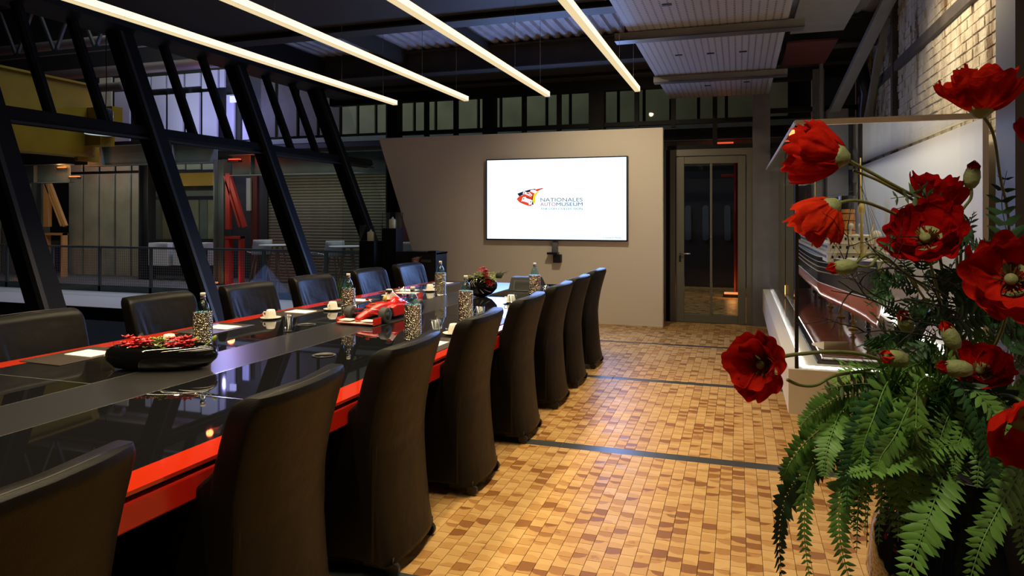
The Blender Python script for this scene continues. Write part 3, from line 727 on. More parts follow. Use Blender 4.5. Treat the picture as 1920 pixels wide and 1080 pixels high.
for i in range(6):
    dup(ch0, (LXs[i] - .02, LYs[i], 0), -.08, 'dark leather window side chair, pleated, %s' % order2[i], 'chairs on the window side of the table')

# ================================================================== TABLE THINGS
def make_cooler(label):
    t = thing('bottle_cooler', label, 'bottle cooler', group='hammered bottle coolers on the table')
    rdh = random.Random(3); mh = MB()
    def PH(u, v):
        k = int(round(u * 44)); j = int(round(v * 36)); a = 2 * PI * (k + .5 * (j % 2)) / 44; r_ = .0525 + (.0011 * math.sin(k * 12.9898 + j * 78.233) if 0 < j < 36 else 0)
        return (r_ * math.cos(a), r_ * math.sin(a), .002 + .208 * v)
    mh.grid(PH, 44, 37, True); mh.lathe([(.0525, .210), (.0495, .211), (.0490, .012), (0, .012)], 44)
    mh.build('hammered_sleeve', M['hammer'], t)
    MB().lathe([(.0535, .0), (.056, .001), (.056, .005), (.0535, .006)], 40).build('base_ring', M['chrome'], t, True)
    return t
def make_bottle(label):
    t = thing('water_bottle', label, 'bottle', group='blue green water bottles in coolers')
    MB().lathe([(0, .0), (.036, .0), (.037, .01), (.037, .19), (.036, .215), (.028, .245), (.016, .262), (.0125, .275), (.012, .292)], 24).build('glass_body', M['bottle'], t, True)
    MB().lathe([(.0145, .288), (.0145, .304), (.013, .306), (0, .306)], 16).build('bottle_cap', M['white'], t, True)
    MB().lathe([(.0138, .275), (.0145, .276), (.0145, .288), (.0135, .289)], 16).build('neck_ring', M['chrome'], t, True)
    return t
spots = [(-2.87, 3.14, 'nearest on the window side, behind the flower bowl'), (-2.77, 4.50, 'behind the front wheels of the red model car'), (-2.68, 5.97, 'far one on the window side, left of the round vase'),
         (-1.87, 4.61, 'second from the camera on the aisle side'), (-1.89, 3.80, 'nearest on the aisle side, beside the model car'), (-1.76, 6.00, 'far one on the aisle side, under the screen')]
c0 = b0 = None
for x, y, s in spots:
    la, lb = 'hammered silver bottle cooler, ' + s, 'blue green water bottle, ' + s
    if c0 is None:
        c0 = make_cooler(la); c0.location = (x, y, TZ); b0 = make_bottle(lb); b0.location = (x, y, TZ + .0125)
    else: dup(c0, (x, y, TZ), 0, la); dup(b0, (x, y, TZ + .0125), 0, lb)
def make_cup():   # cup turned upside down on its saucer
    t = thing('coffee_cup', '', 'cup', group='white cups on saucers')
    MB().lathe([(.040, .0), (.041, .002), (.036, .03), (.030, .056), (.027, .060), (.022, .060), (.021, .056), (0, .056)], 28).build('cup_bowl', M['white'], t, True)
    MB().tube([(.036, 0, .04), (.052, 0, .042), (.060, 0, .03), (.054, 0, .015), (.040, 0, .012)], .0045, 8).build('cup_handle', M['white'], t, True)
    return t
def make_saucer():
    t = tag(MB().lathe([(0, .0), (.035, .0), (.045, .004), (.072, .012), (.073, .014), (.045, .008), (0, .006)], 32).build('saucer', M['white'], None, True), '', 'saucer', 'white saucers under the cups')
    return t
def make_tumbler():
    t = MB().lathe([(0, .002), (.027, .002), (.029, .004), (.032, .105), (.0305, .105), (.0275, .014), (0, .012)], 24).build('tumbler', M['water'], None, True)
    return tag(t, '', 'glass', 'clear tumblers on the table')
cups = [(-3.12, 3.15, 'beside the nearest bottle on the window side'), (-3.23, 4.20, 'in front of the third window side chair'), (-3.06, 4.74, 'left of the cooler behind the model car'), (-3.07, 5.69, 'behind the tail of the red model car'),
        (-2.90, 6.21, 'left of the far window side cooler'), (-1.71, 4.02, 'between the two near aisle side coolers'), (-1.86, 5.62, 'behind the fifth aisle side chair'), (-1.66, 6.50, 'farthest on the aisle side')]
cu = sa = None
for i, (x, y, s) in enumerate(cups):
    if cu is None: cu = make_cup(); sa = make_saucer()
    else: cu = dup(cu, (0, 0, 0), 0); sa2 = sa.copy(); COL.objects.link(sa2); sa = sa2
    sa.location = (x, y, TZ); sa['label'] = 'white porcelain saucer ' + s
    cu.location = (x, y, TZ + .0085); cu.rotation_euler.z = i * 1.3 + 2; cu['label'] = 'white upturned coffee cup ' + s
gl = [(-2.79, 3.80, 'tall and clear, in front of the third window side chair'), (-2.66, 4.40, 'right of the cooler behind the model car'), (-1.80, 3.93, 'right of the nearest aisle side cooler'), (-1.74, 4.56, 'behind the fourth aisle side chair'),
      (-1.74, 5.30, 'standing alone where the screen reflects in the table'), (-2.88, 5.58, 'behind the rear wing of the model car'), (-1.70, 6.13, 'right of the far aisle side cooler'), (-1.62, 6.75, 'farthest one on the aisle side'), (-2.96, 3.22, 'beside the nearest bottle on the window side')]
g0 = None
for x, y, s in gl:
    if g0 is None: g0 = make_tumbler()
    else: g1 = g0.copy(); COL.objects.link(g1); g0 = g1
    g0.location = (x, y, TZ); g0['label'] = 'clear glass tumbler, ' + s
# desk pads with paper and pen
def make_pad():
    t = MB().box(-.15, .15, -.21, .21, 0, .004).build('desk_pad', M['pad'], None, bevel=.001)
    return tag(t, '', 'desk pad', 'brown desk pads')
p0 = q0 = n0 = None
for i in range(6):
    y = LYs[i] - .02; x = fL(y) + .21
    w = ['at the left edge of the table', 'in front of the second window side chair', 'in front of the third window side chair', 'in front of the fourth window side chair', 'in front of the fifth window side chair', 'in front of the farthest window side chair'][i]
    if p0 is None: p0 = make_pad(); q0 = tag(MB().box(-.10, .10, -.07, .07, 0, .003).build('note_pad', M['paper']), '', 'paper', 'white note pads')
    else: a = p0.copy(); COL.objects.link(a); p0 = a; a = q0.copy(); COL.objects.link(a); q0 = a
    p0.location = (x, y, TZ + .0002); p0['label'] = 'brown leather desk pad ' + w; p0.rotation_euler.z = -.05
    q0.location = (x + .02, y + .05, TZ + .0045); q0['label'] = 'white note pad ' + w; q0.rotation_euler.z = -.05
for i in (3, 4):
    y = RY[i] + .05; x = fR(y) - .22
    w = ['', '', 'third', 'fourth', 'fifth', 'sixth', 'seventh'][i] + ' aisle side chair'
    a = p0.copy(); COL.objects.link(a); p0 = a; a = q0.copy(); COL.objects.link(a); q0 = a
    p0.location = (x, y, TZ + .0002); p0['label'] = 'brown leather desk pad before the ' + w
    q0.location = (x - .01, y + .02, TZ + .0045); q0['label'] = 'white note pad before the ' + w

# small biscuit dishes
for x, y, s in ((-1.76, 4.12, 'beside the near aisle side tumbler'), (-2.97, 3.02, 'by the nearest bottle')):
    t = thing('biscuit_dish', 'small glass dish of wrapped biscuits ' + s, 'dish', (x, y, TZ))
    MB().lathe([(0, 0), (.03, 0), (.05, .02), (.048, .02), (.028, .003), (0, .003)], 20).build('dish', M['water'], t, True)
    for k in range(4):
        a = k * 1.6; MB().box(-.02, .02, -.009, .009, 0, .012, Matrix.Translation((.018 * math.cos(a), .018 * math.sin(a), .008 + .008 * (k % 2))) @ Matrix.Rotation(a + .6, 4, 'Z') @ Matrix.Rotation(.3, 4, 'X')).build('biscuit', M['gold'], t, bevel=.003)

# ---- red model racing car
def race_car():
    t = thing('model_race_car', 'red open wheel racing car model on the table', 'model car', (-2.475, 4.52, TZ), -PI / 2 - .03)
    R = M['racered']; Wm = M['racewhite']
    # local: +x forward; length .78
    sec = [(.37, .020, .020, .052), (.34, .026, .024, .066), (.27, .032, .032, .085), (.20, .042, .036, .105), (.13, .052, .036, .122), (.07, .065, .034, .128), (.0, .075, .032, .118), (-.05, .07, .032, .13), (-.10, .06, .032, .15), (-.2, .05, .032, .125), (-.3, .035, .035, .085), (-.34, .028, .04, .075)]
    m = MB(); n = 16; vs = []
    for x, hw, z0, z1 in sec:
        zc = (z0 + z1) / 2; hh = (z1 - z0) / 2
        for k in range(n):
            a = 2 * PI * k / n; ca, sa = math.cos(a), math.sin(a)
            vs.append((x, math.copysign(abs(ca) ** .7, ca) * hw, zc + math.copysign(abs(sa) ** .8, sa) * hh))
    m.add(vs, [(i * n + k, i * n + (k + 1) % n, (i + 1) * n + (k + 1) % n, (i + 1) * n + k) for i in range(len(sec) - 1) for k in range(n)] + [tuple(range(n)), tuple((len(sec) - 1) * n + k for k in range(n))])
    m.build('monocoque', R, t, True)
    for s in (-1, 1):
        pod = MB().prism([(.06, .02), (.09, .09), (.02, .105), (-.15, .09), (-.26, .05), (-.28, .02)], s * .055, s * .118); pod.build('side_pod', R, t, 'auto', bevel=.008)
        MB().box(.055, .094, s * .062, s * .112, .038, .088).build('air_inlet', M['black'], t)
        MB().box(.32, .395, s * .085 - .045, s * .085 + .045, .030, .036).build('wing_flap', Wm, t, bevel=.002)
        MB().box(.30, .40, s * .145 - .004, s * .145 + .004, .006, .052).build('wing_end_plate', R, t, bevel=.002)
        MB().box(-.40, -.31, s * .10 - .003, s * .10 + .003, .07, .150).build('rear_end_plate', R, t)
        for zx, zz in ((.03, .055), (-.03, .055), (.02, .085)):
            MB().tube([(.24 + zx * .6, s * .03, zz + .015), (.235, s * .125, zz)], .0035, 6).build('wishbone', R, t)
            MB().tube([(-.27 + zx * .6, s * .03, zz + .01), (-.27, s * .115, zz)], .0035, 6).build('wishbone', M['black'], t)
        for x, wd, yy in ((.235, .052, .138), (-.27, .066, .13)):
            Mx = Matrix.Translation((x, s * yy, .056)) @ Matrix.Rotation(PI / 2, 4, 'X')
            h = wd / 2
            wh = MB().lathe([(.034, -h), (.050, -h), (.055, -h + .006), (.056, -h * .4), (.0553, -h * .3), (.056, -h * .2), (.056, h * .2), (.0553, h * .3), (.056, h * .4), (.055, h - .006), (.050, h), (.034, h), (.032, h - .004), (.032, -h + .004), (.034, -h)], 32, M=Mx).build('wheel', M['rubber'], t, True)
            MB().lathe([(.0, -h + .012), (.006, -h + .010), (.014, -h + .016), (.030, -h + .006), (.034, -h + .001), (.034, h - .001), (.030, h - .006), (.014, h - .016), (.006, h - .010), (0, h - .012)], 24, M=Mx).build('rim', M['rim'], wh, True)
            for q in range(6):
                a = q * PI / 3; sp_ = MB()
                for e in (-1, 1): sp_.bar(Mx @ Vector((0, 0, e * (h - .009))), Mx @ Vector((.031 * math.cos(a), .031 * math.sin(a), e * (h - .005))), .006, .004)
                sp_.build('spoke', M['chrome'], wh)
        MB().tube([(.10, s * .05, .125), (.10, s * .085, .14)], .002, 5).build('mirror_stalk', R, t)
        MB().box(.09, .105, s * .088 - .012, s * .088 + .012, .135, .150).build('mirror', R, t, bevel=.002)
    MB().box(.31, .40, -.145, .145, .010, .016).build('front_wing', R, t, bevel=.002)
    MB().box(.34, .402, -.140, .140, .017, .020).build('wing_stripe', Wm, t)
    MB().prism([(-.03, .115), (-.055, .175), (-.09, .185), (-.2, .125), (-.3, .08), (-.2, .08)], -.016, .016).build('engine_cover', Wm, t, 'auto', bevel=.005)
    MB().lathe([(.014, 0), (.017, .02), (.012, .04), (0, .045)], 14, M=Matrix.Translation((.0, 0, .115))).build('driver_helmet', M['gold'], t, True)
    MB().box(-.006, .07, -.03, .03, .112, .123).build('cockpit_opening', M['black'], t, bevel=.004)
    MB().box(-.075, -.04, -.02, .02, .180, .198).build('camera_pod', M['black'], t, bevel=.004)
    MB().box(-.40, -.33, -.098, .098, .135, .146).build('rear_wing', Wm, t, bevel=.003)
    MB().box(-.39, -.34, -.098, .098, .112, .118).build('rear_wing_flap', R, t, bevel=.003)
    MB().box(-.36, -.34, -.006, .006, .06, .135).build('wing_support', M['black'], t)
    for k, (x, z) in enumerate(((.25, .0915), (.225, .1), (.20, .108), (.175, .115), (.15, .120))):
        MB().box(x - .004, x + .004, -.018, .018, z, z + .003, None).build('nose_marking', M['maroon'] if k % 2 else M['gold'], t)
    MB().box(-.25, .25, -.05, .05, .012, .030).build('floor_tray', M['black'], t)
race_car()

# ---- oblong black bowl with red blossoms
def blossom(m, c, r, n=6, tilt=0, up=.4):
    for k in range(n):
        a = 2 * PI * k / n + tilt; d = Vector((math.cos(a), math.sin(a), up)).normalized(); s_ = Vector((-math.sin(a), math.cos(a), 0))
        c = Vector(c); m.add([c, c + d * r * .55 + s_ * r * .28, c + d * r + Vector((0, 0, -.1 * r)), c + d * r * .55 - s_ * r * .28, c + d * r * .5 + Vector((0, 0, .12 * r))], [(0, 1, 4), (1, 2, 4), (2, 3, 4), (3, 0, 4)])
bw = thing('flower_bowl', 'low oblong glossy black bowl filled with dark red blossoms', 'bowl', (-2.71, 2.69, TZ), .36)
prof = [(0, .004), (.7, .004), (.86, .012), (1.0, .045), (1.03, .065), (.99, .095), (.88, .115), (.80, .112), (.74, .08), (.68, .06), (0, .055)]
MB().lathe([(r * .265, z) for r, z in prof], 56, sy=.40).build('bowl_shell', M['blackgloss'], bw, True)
for cx in (-.12, .08):
    m = MB()
    for k in range(24): blossom(m, (cx + random.gauss(0, .04), random.gauss(0, .025), .10 + random.random() * .04), random.uniform(.028, .042), 5, random.random() * 3, random.uniform(.1, 1))
    tag(m.build('red_blossoms', M['orchid'], bw, thick=.001), kind='stuff')
m = MB()
for k in range(26): blossom(m, (-.02 + random.gauss(0, .035), random.gauss(.01, .02), .10 + random.random() * .045), random.uniform(.014, .026), 4, random.random() * 3, random.uniform(.2, 1))
for k in range(14): blossom(m, (random.uniform(-.18, .18), random.uniform(-.05, .05), .075), random.uniform(.012, .022), 4, random.random() * 3, .3)
tag(m.build('green_filler', M['lime'], bw, thick=.001), kind='stuff')
for dx, dy, dz in ((.10, .03, .105), (.23, .0, .115)):
    MB().tube([(.08, 0, .07), (.08 + dx * .5, dy, .07 + dz * .25), (.08 + dx * .7, dy, .02 + dz)], .003, 6).build('bud_stem', M['lime'], bw, True)
    MB().lathe([(0, -.02), (.008, -.012), (.011, 0), (.008, .012), (0, .02)], 12, M=Matrix.Translation((.08 + dx * .76, dy, .03 + dz)) @ Matrix.Rotation(.6, 4, 'Y')).build('poppy_seed_pod', M['lime'], bw, True)

# ---- round black vase with plants at the far end
vs_ = thing('round_vase', 'round flat glossy black vase with red and green sprays on table', 'vase', (-2.26, 5.95, TZ), .3)
Mv = Matrix.Translation((0, 0, .105))
MB().lathe([(0, -.105), (.05, -.103), (.10, -.08), (.145, -.03), (.15, .0), (.145, .03), (.11, .07), (.07, .088), (.065, .083), (.10, .06), (.12, 0), (0, -.05)], 40, M=Mv, sy=.62).build('vase_body', M['blackgloss'], vs_, True)
for k in range(3):
    MB().tube([(-.05 - k * .022, -.093 + k * .005, .10), (-.065 - k * .018, -.088 + k * .006, .135), (-.04 - k * .02, -.068, .158)], .0018, 5).build('painted_stroke', M['white'], vs_, True)
m = MB()
for k in range(42):
    a = k / 42; blossom(m, (.02 + a * .07 + random.gauss(0, .012), -.06 - .02 * random.random(), .27 - .17 * a + random.gauss(0, .012)), .03, 5, random.random() * 3, random.uniform(-.3, 1))
tag(m.build('red_spray', M['orchid'], vs_, thick=.001), kind='stuff')
m = MB()
for k in range(110):
    x = random.uniform(-.11, .13); blossom(m, (x, -.05 + random.gauss(0, .03), .19 + random.gauss(0, .02) - abs(x) * .15), .021, 4, random.random() * 3, random.uniform(0, 1))
tag(m.build('green_sprigs', M['lime'], vs_, thick=.001), kind='stuff')
m = MB()
for k in range(6):
    a = .15 + k * .012; m.tube([(a - .03, 0, .17), (a, 0, .22), (a + .01 * k, -.02, .20 + .02 * (k % 3))], .006, 5, .001)
m.build('dark_succulent', M['greendark'], vs_, True)

# ---- faceted black console with a small framed screen
cs = thing('conference_console', 'faceted black console box with a thin framed square', 'speaker', (-2.02, 6.62, TZ), .1)
MB().add([(-.17, -.12, 0), (.12, -.12, 0), (.22, 0, 0), (.12, .12, 0), (-.17, .12, 0), (-.15, -.06, .13), (.10, -.06, .135), (.15, 0, .135), (.10, .1, .13), (-.15, .1, .13)],
         [(4, 3, 2, 1, 0), (5, 6, 7, 8, 9), (0, 1, 6, 5), (1, 2, 7, 6), (2, 3, 8, 7), (3, 4, 9, 8), (4, 0, 5, 9)]).build('console_body', M['black'], cs, bevel=.003)
fr = MB(); Mf = Matrix.Translation((-.02, -.125, .055)) @ Matrix.Rotation(-.42, 4, 'X')
for x0, x1, z0, z1 in ((-.09, .09, .045, .053), (-.09, .09, -.053, -.045), (-.09, -.082, -.045, .045), (.082, .09, -.045, .045)): fr.box(x0, x1, -.004, .0, z0, z1, Mf)
fr.build('square_frame', M['frame_edge'], cs)

# ================================================================== LECTERN + CANDLE PILLARS + GRASS
lc = thing('lectern', 'black lectern with the small museum logo before the white partition', 'lectern', (-4.22, 8.6, 0))
MB().box(-.30, .30, -.02, .0, .0, .985).build('front_panel', M['black'], lc)
MB().box(-.30, -.27, 0, .35, 0, .97).build('side_panel', M['black'], lc); MB().box(.27, .30, 0, .35, 0, .97).build('side_panel', M['black'], lc)
MB().box(-.30, .30, 0, .38, .95, .975).build('lectern_top', M['black'], lc); MB().box(.18, .30, -.02, .1, .975, 1.0).build('control_box', M['black'], lc)
P_wh = mat('print_white', (.6, .5, .45), .6); P_or = mat('print_orange', (.6, .08, .02), .6); P_gr = mat('print_grey', (.3, .29, .25), .6)
logo(lc, .0062 / 12 * .5, .135, .872, -.0205, (P_gr, P_or, P_gr, P_wh))
textmesh('NATIONALES', 'logo_text', P_gr, .08, .23, .868, -.0215, lc, zh=.012)
textmesh('AUTOMUSEUM', 'logo_text', P_gr, .08, .23, .848, -.0215, lc, zh=.014)
for k, (x, y, zt, wd, lab) in enumerate(((-5.0, 8.72, 1.11, .24, 'lower black pillar carrying the left candle lantern'), (-4.72, 8.85, 1.29, .22, 'taller black pillar carrying the right candle lantern'))):
    p = thing('pillar', lab, 'pillar', (x, y, 0)); MB().box(-wd / 2, wd / 2, -wd / 2, wd / 2, .02, zt).build('shaft', M['black'], p, bevel=.003); MB().box(-wd / 2 - .01, wd / 2 + .01, -wd / 2 - .01, wd / 2 + .01, 0, .02).build('foot', M['black'], p)
    l = thing('candle_lantern', 'square clear glass lantern on the %s black pillar' % ('lower' if k == 0 else 'taller'), 'lantern', (x, y, zt))
    h = .24; hw = wd / 2 - .005
    for x0, x1, y0, y1 in ((-hw, hw, -hw, -hw + .004), (-hw, hw, hw - .004, hw), (-hw, -hw + .004, -hw + .004, hw - .004), (hw - .004, hw, -hw + .004, hw - .004)): MB().box(x0, x1, y0, y1, .012, h).build('glass_side', M['casepane'], l)
    for sx in (-1, 1):
        for sy in (-1, 1): MB().box(sx * hw - .003, sx * hw + .003, sy * hw - .003, sy * hw + .003, .012, h).build('glass_edge', M['frame_edge'], l)
    MB().box(-hw, hw, -hw, hw, 0, .012).build('lantern_base', M['black'], l)
    c = thing('candle', 'ivory pillar candle inside the %s lantern' % ('left' if k == 0 else 'right'), 'candle', (x, y, zt + .012), group='ivory candles in lanterns')
    MB().lathe([(0, 0), (.05, 0), (.05, .12), (.045, .125), (.02, .135), (.008, .16), (0, .165)], 24).build('wax', M['wax'], c, True)
    MB().tube([(0, 0, .16), (0, 0, .172)], .0015, 5).build('wick', M['black'], c)
gp = thing('grass_planter', 'black planter with upright green grass behind the window side chairs', 'plant', (-4.72, 7.35, 0))
MB().box(-.12, .12, -.3, .3, 0, .28).build('planter', M['black'], gp, bevel=.004)
m = MB()
for k in range(420):
    x, y = random.uniform(-.1, .1), random.uniform(-.28, .28); h = random.uniform(.22, .48); lx_, ly_ = random.gauss(0, .05), random.gauss(0, .05)
    m.add([(x - .003, y, .28), (x + .003, y, .28), (x + lx_ * .4, y + ly_ * .4, .28 + h * .6), (x + lx_, y + ly_, .28 + h)], [(0, 1, 2), (0, 2, 3)])
tag(m.build('grass_blades', M['grass'], gp), kind='stuff')

# ================================================================== VITRINE WITH SHIP
VX0, VX1, VY0, VY1, VZ0, VZ1 = .30, 1.42, 4.70, 9.60, .52, 2.10
vit = thing('display_case', 'long glass display case on a cream base along the brick wall', 'display case', (0, 0, 0))
MB().box(VX0, VX1, VY0, VY1, .235, VZ0).build('case_base', M['cream'], vit, bevel=.003)
MB().box(VX0 + .25, VX1, VY0 + .3, VY1, 0, .235).build('recessed_foot', M['black'], vit)
gx0 = VX0 + .05; gy0 = VY0 + .03; gy1 = VY1 - .03; gx1 = VX1 - .05
MB().box(gx0, gx1, gy0, gy0 + .008, VZ0, VZ1 - .03).build('front_pane', M['casepane'], vit)
MB().box(gx0 - .008, gx0, gy0, gy1, VZ0, VZ1 - .03).build('side_pane', M['casepane'], vit)
MB().box(gx0, gx1, gy1 - .008, gy1, VZ0, VZ1 - .03).build('end_pane', M['casepane'], vit)
MB().box(gx0 - .01, gx0 + .012, gy0 - .01, gy0 + .012, VZ0, VZ1 - .03).build('corner_strip', M['black'], vit)
MB().box(gx0 - .008, gx1 + .04, gy0 - .012, gy0 + .02, VZ1 - .035, VZ1).build('top_rail', M['cream'], vit)  # glass lid edge catching light, its brightness put into a cream bar
MB().box(gx0 - .012, gx0 + .012, gy0 + .02, gy1, VZ1 - .02, VZ1).build('top_rail', M['cream'], vit)
MB().box(gx0, gx1, gy1 - .015, gy1 + .01, VZ1 - .035, VZ1).build('top_rail', M['cream'], vit)
MB().box(gx0 + .012, gx1, gy0 + .02, gy1 - .015, VZ1 - .012, VZ1 - .004).build('top_pane', M['casepane'], vit)
MB().box(gx1, gx1 + .03, gy0, gy1, VZ0, VZ1 - .03).build('back_board', M['casewhite'], vit)
MB().box(gx0 + .04, gx0 + .055, gy0 + .05, gy1 - .05, VZ0, VZ0 + .008).build('led_strip', M['led'], vit)
MB().box(gx0 + .055, gx1 - .05, gy0 + .05, gy0 + .065, VZ0, VZ0 + .008).build('led_strip', M['led'], vit)
MB().box(gx1 - .02, gx1 - .005, gy0 + .05, gy1 - .05, VZ0, VZ0 + .008).build('led_strip', M['led'], vit)
MB().box(gx0 + .17, gx1 - .12, gy0 + .22, gy1 - .2, VZ0, VZ0 + .05).build('mahogany_board', M['plinth'], vit, bevel=.01)
MB().box(gx0 + .14, gx1 - .09, gy0 + .19, gy1 - .17, VZ0, VZ0 + .02).build('board_moulding', M['frame'], vit, bevel=.004)
light('AREA', 'case_light', (.95, 7.0, VZ1 - .05), 9, (1, .95, .86), size=.5, sizey=4.2)

ship = thing('ocean_liner_model', 'large ocean liner model with black and red hull in the display case', 'model ship', (.88, 0, 0))
SY0, SY1 = 5.15, 9.35; SLn = SY1 - SY0
def bw_(s):   # half beam along the length, 0 = bow (near)
    return .235 * min(1, (s / .30)) ** .75 * (1 if s < .8 else max(.25, 1 - ((s - .8) / .2) ** 2 * .75))
def sheer(s): return 1.135 + .05 * (1 - s * 2) ** 2 if s < .5 else 1.135 + .04 * (s * 2 - 1) ** 2
WLz, KL = .925, .735
def hull(z0f, z1f, name, m, nz=7):
    def P(u, v):   # u around: port side to starboard through keel, v along
        s = v; w = abs(u * 2 - 1); z0 = z0f(s); z1 = z1f(s); z = z0 + (z1 - z0) * w
        q = max(0, min(1, (z - KL) / .16)); full = (1 - (1 - q) ** 3) ** .5 if q < 1 else 1
        rake = 0.0
        x = bw_(s) * full * (1 if u > .5 else -1)
        if w < .001: x = 0
        return (x, SY0 + s * SLn, z)
    mm = MB(); mm.grid(P, 29, 60); return mm.build(name, m, ship, True)
hull(lambda s: KL, lambda s: WLz, 'hull_bottom', M['hullred'])
mm = MB()
for sgn in (-1, 1): mm.grid(lambda u, v: (sgn * bw_(v), SY0 + v * SLn, WLz + (sheer(v) - WLz) * u), 6, 60)
mm.build('hull_topsides', M['hullblack'], ship, True)
def ribbon(zf, h, name, m, off=.002):
    mm = MB()
    for sgn in (-1, 1): mm.grid(lambda u, v: (sgn * (bw_(v) + off), SY0 + v * SLn, zf(v) + h * (u - .5)), 2, 60)
    return mm.build(name, m, ship)
ribbon(lambda s: WLz, .006, 'waterline_stripe', M['casewhite']); ribbon(sheer, .008, 'sheer_stripe', M['shipwhite']); ribbon(lambda s: sheer(s) - .045, .004, 'hull_line', M['shipwhite'])
ph = MB()
for zf in (.06, .10):
    for k in range(90):
        s = .06 + k * .01
        for sgn in (-1, 1): ph.box(sgn * (bw_(s) + .001) - .003, sgn * (bw_(s) + .001) + .003, SY0 + s * SLn - .004, SY0 + s * SLn + .004, sheer(s) - zf - .03, sheer(s) - zf - .022)
tag(ph.build('portholes', M['shipwhite'], ship), kind='stuff')
mm = MB(); mm.grid(lambda u, v: ((u * 2 - 1) * (bw_(v) - .004), SY0 + v * SLn, sheer(v) - .012), 2, 60); mm.build('main_deck', M['shipdeck'], ship)
def house(y0, y1, hw, z0, z1, name='deckhouse', m='shipwhite', wins=True):
    b = MB().box(-hw, hw, y0, y1, z0, z1).build(name, M[m], ship, bevel=.004)
    if wins:
        w_ = MB(); k = y0 + .06
        while k < y1 - .04:
            for s in (-1, 1): w_.box(s * hw - .002, s * hw + .002, k, k + .018, (z0 + z1) / 2 - .006, (z0 + z1) / 2 + .016)
            k += .055
        x = -hw + .03
        while x < hw - .03: w_.box(x, x + .016, y0 - .002, y0 + .002, (z0 + z1) / 2 - .006, (z0 + z1) / 2 + .016); x += .05
        w_.build('house_windows', M['black'], b)
    MB().box(-hw - .012, hw + .012, y0 - .012, y1 + .012, z1, z1 + .006).build('house_deck', M['shipwhite'], ship)
house(5.95, 8.75, .215, 1.12, 1.195); house(6.02, 8.6, .20, 1.20, 1.265); house(6.10, 6.42, .15, 1.27, 1.325, 'bridge_house'); house(6.7, 8.4, .13, 1.27, 1.315)
house(5.45, 5.75, .10, 1.13, 1.165, 'forward_house', wins=False)
rl = MB()
for s in (-1, 1):
    for z in (1.215, 1.235): rl.tube([(s * .226, 5.95, z - .02), (s * .226, 8.75, z - .02)], .0015, 4)
    for k in range(48): rl.tube([(s * .226, 5.96 + k * .058, 1.195), (s * .226, 5.96 + k * .058, 1.22)], .0012, 4)
tag(rl.build('deck_railings', M['gold'], ship), kind='stuff')
for k in range(4):
    y = 6.5 + k * .62
    f = MB(); Mt = Matrix.Translation((0, y, 1.30)) @ Matrix.Rotation(-.06, 4, 'X')
    f.lathe([(.066, 0), (.066, .24)], 24, M=Mt, sy=1.25); fo = f.build('funnel', M['funnel'], ship, 'auto')
    MB().lathe([(.067, .24), (.067, .355), (.060, .355), (.058, .3)], 24, M=Mt, sy=1.25).build('funnel_top', M['hullblack'], ship, 'auto')
    for z in (.06, .14, .2): MB().lathe([(.068, z), (.070, z + .002), (.070, z + .005), (.068, z + .007)], 24, M=Mt, sy=1.25).build('funnel_hoop', M['hullblack'], ship)
    MB().tube([(-.055, y - .055, 1.30), (-.055, y - .07, 1.66)], .004, 5).build('steam_pipe', M['gold'], ship)
def cowl(x, y, z, r=.036):
    MB().lathe([(r * .4, 0), (r * .38, .06), (r * .6, .075)], 12, (x, y, z)).build('vent_pipe', M['shipwhite'], ship, True)
    Mc = Matrix.Translation((x, y - .012, z + .09)) @ Matrix.Rotation(PI / 2, 4, 'X')
    MB().lathe([(r, .03), (r * 1.0, .02), (r * .8, -.01), (0, -.035)], 18, M=Mc).build('vent_cowl', M['shipwhite'], ship, True)
    MB().lathe([(0, .026), (r * .96, .027)], 18, M=Mc).build('cowl_mouth', M['maroon'], ship)
cowl(-.14, 6.35, 1.27); cowl(.13, 5.95, 1.25); cowl(-.02, 6.15, 1.32, .02); cowl(.05, 6.15, 1.32, .02)
for k in range(9): cowl(-.15, 6.75 + k * .2, 1.27, .03)
for k in range(9):   # lifeboats
    bo = MB().lathe([(0, -.09), (.018, -.07), (.026, 0), (.018, .07), (0, .09)], 12, M=Matrix.Translation((-.215, 6.85 + k * .2, 1.30)) @ Matrix.Rotation(PI / 2, 4, 'X')); bo.build('lifeboat', M['shipwhite'], ship, True)
dv = MB()
for k in range(20):
    y = 6.75 + k * .1; dv.tube([(-.2, y, 1.27), (-.235, y, 1.30), (-.235, y, 1.34), (-.215, y, 1.35)], .004, 5)
tag(dv.build('davits', M['gold'], ship), kind='stuff')
for y, zt in ((5.72, 1.93), (9.0, 1.9)):
    MB().tube([(0, y, 1.12), (0, y + .05, 1.55), (0, y + .08, zt)], .013, 8, .004).build('mast', M['gold'], ship, True)
    MB().lathe([(.012, -.03), (.024, -.01), (.024, .02), (.014, .05)], 12, (0, y + .04, 1.53)).build('crows_nest', M['gold'], ship, True)
    rg = MB()
    for tx, ty in ((-.2, -.1), (.2, -.1), (-.2, .15), (.2, .15), (0, -.5), (0, .8), (.1, -.3), (-.21, .3), (.12, .3)):
        z = 1.15
        rg.tube([(0, y + .06, 1.72), (tx, y + ty, z)], .0012, 4, cap=False)
    rg.tube([(0, y + .07, zt - .03), (0, 5.2 if y < 7 else 9.3, 1.2)], .0012, 4); tag(rg.build('rigging', M['black'], ship), kind='stuff')
    for s in (-1, 1): MB().tube([(s * .02, y + .02, 1.2), (s * .12, y + .25, 1.42)], .005, 6).build('derrick', M['gold'], ship)
MB().tube([(0, 5.80, 1.69), (0, 9.0, 1.69)], .001, 4).build('aerial_wire', M['black'], ship)
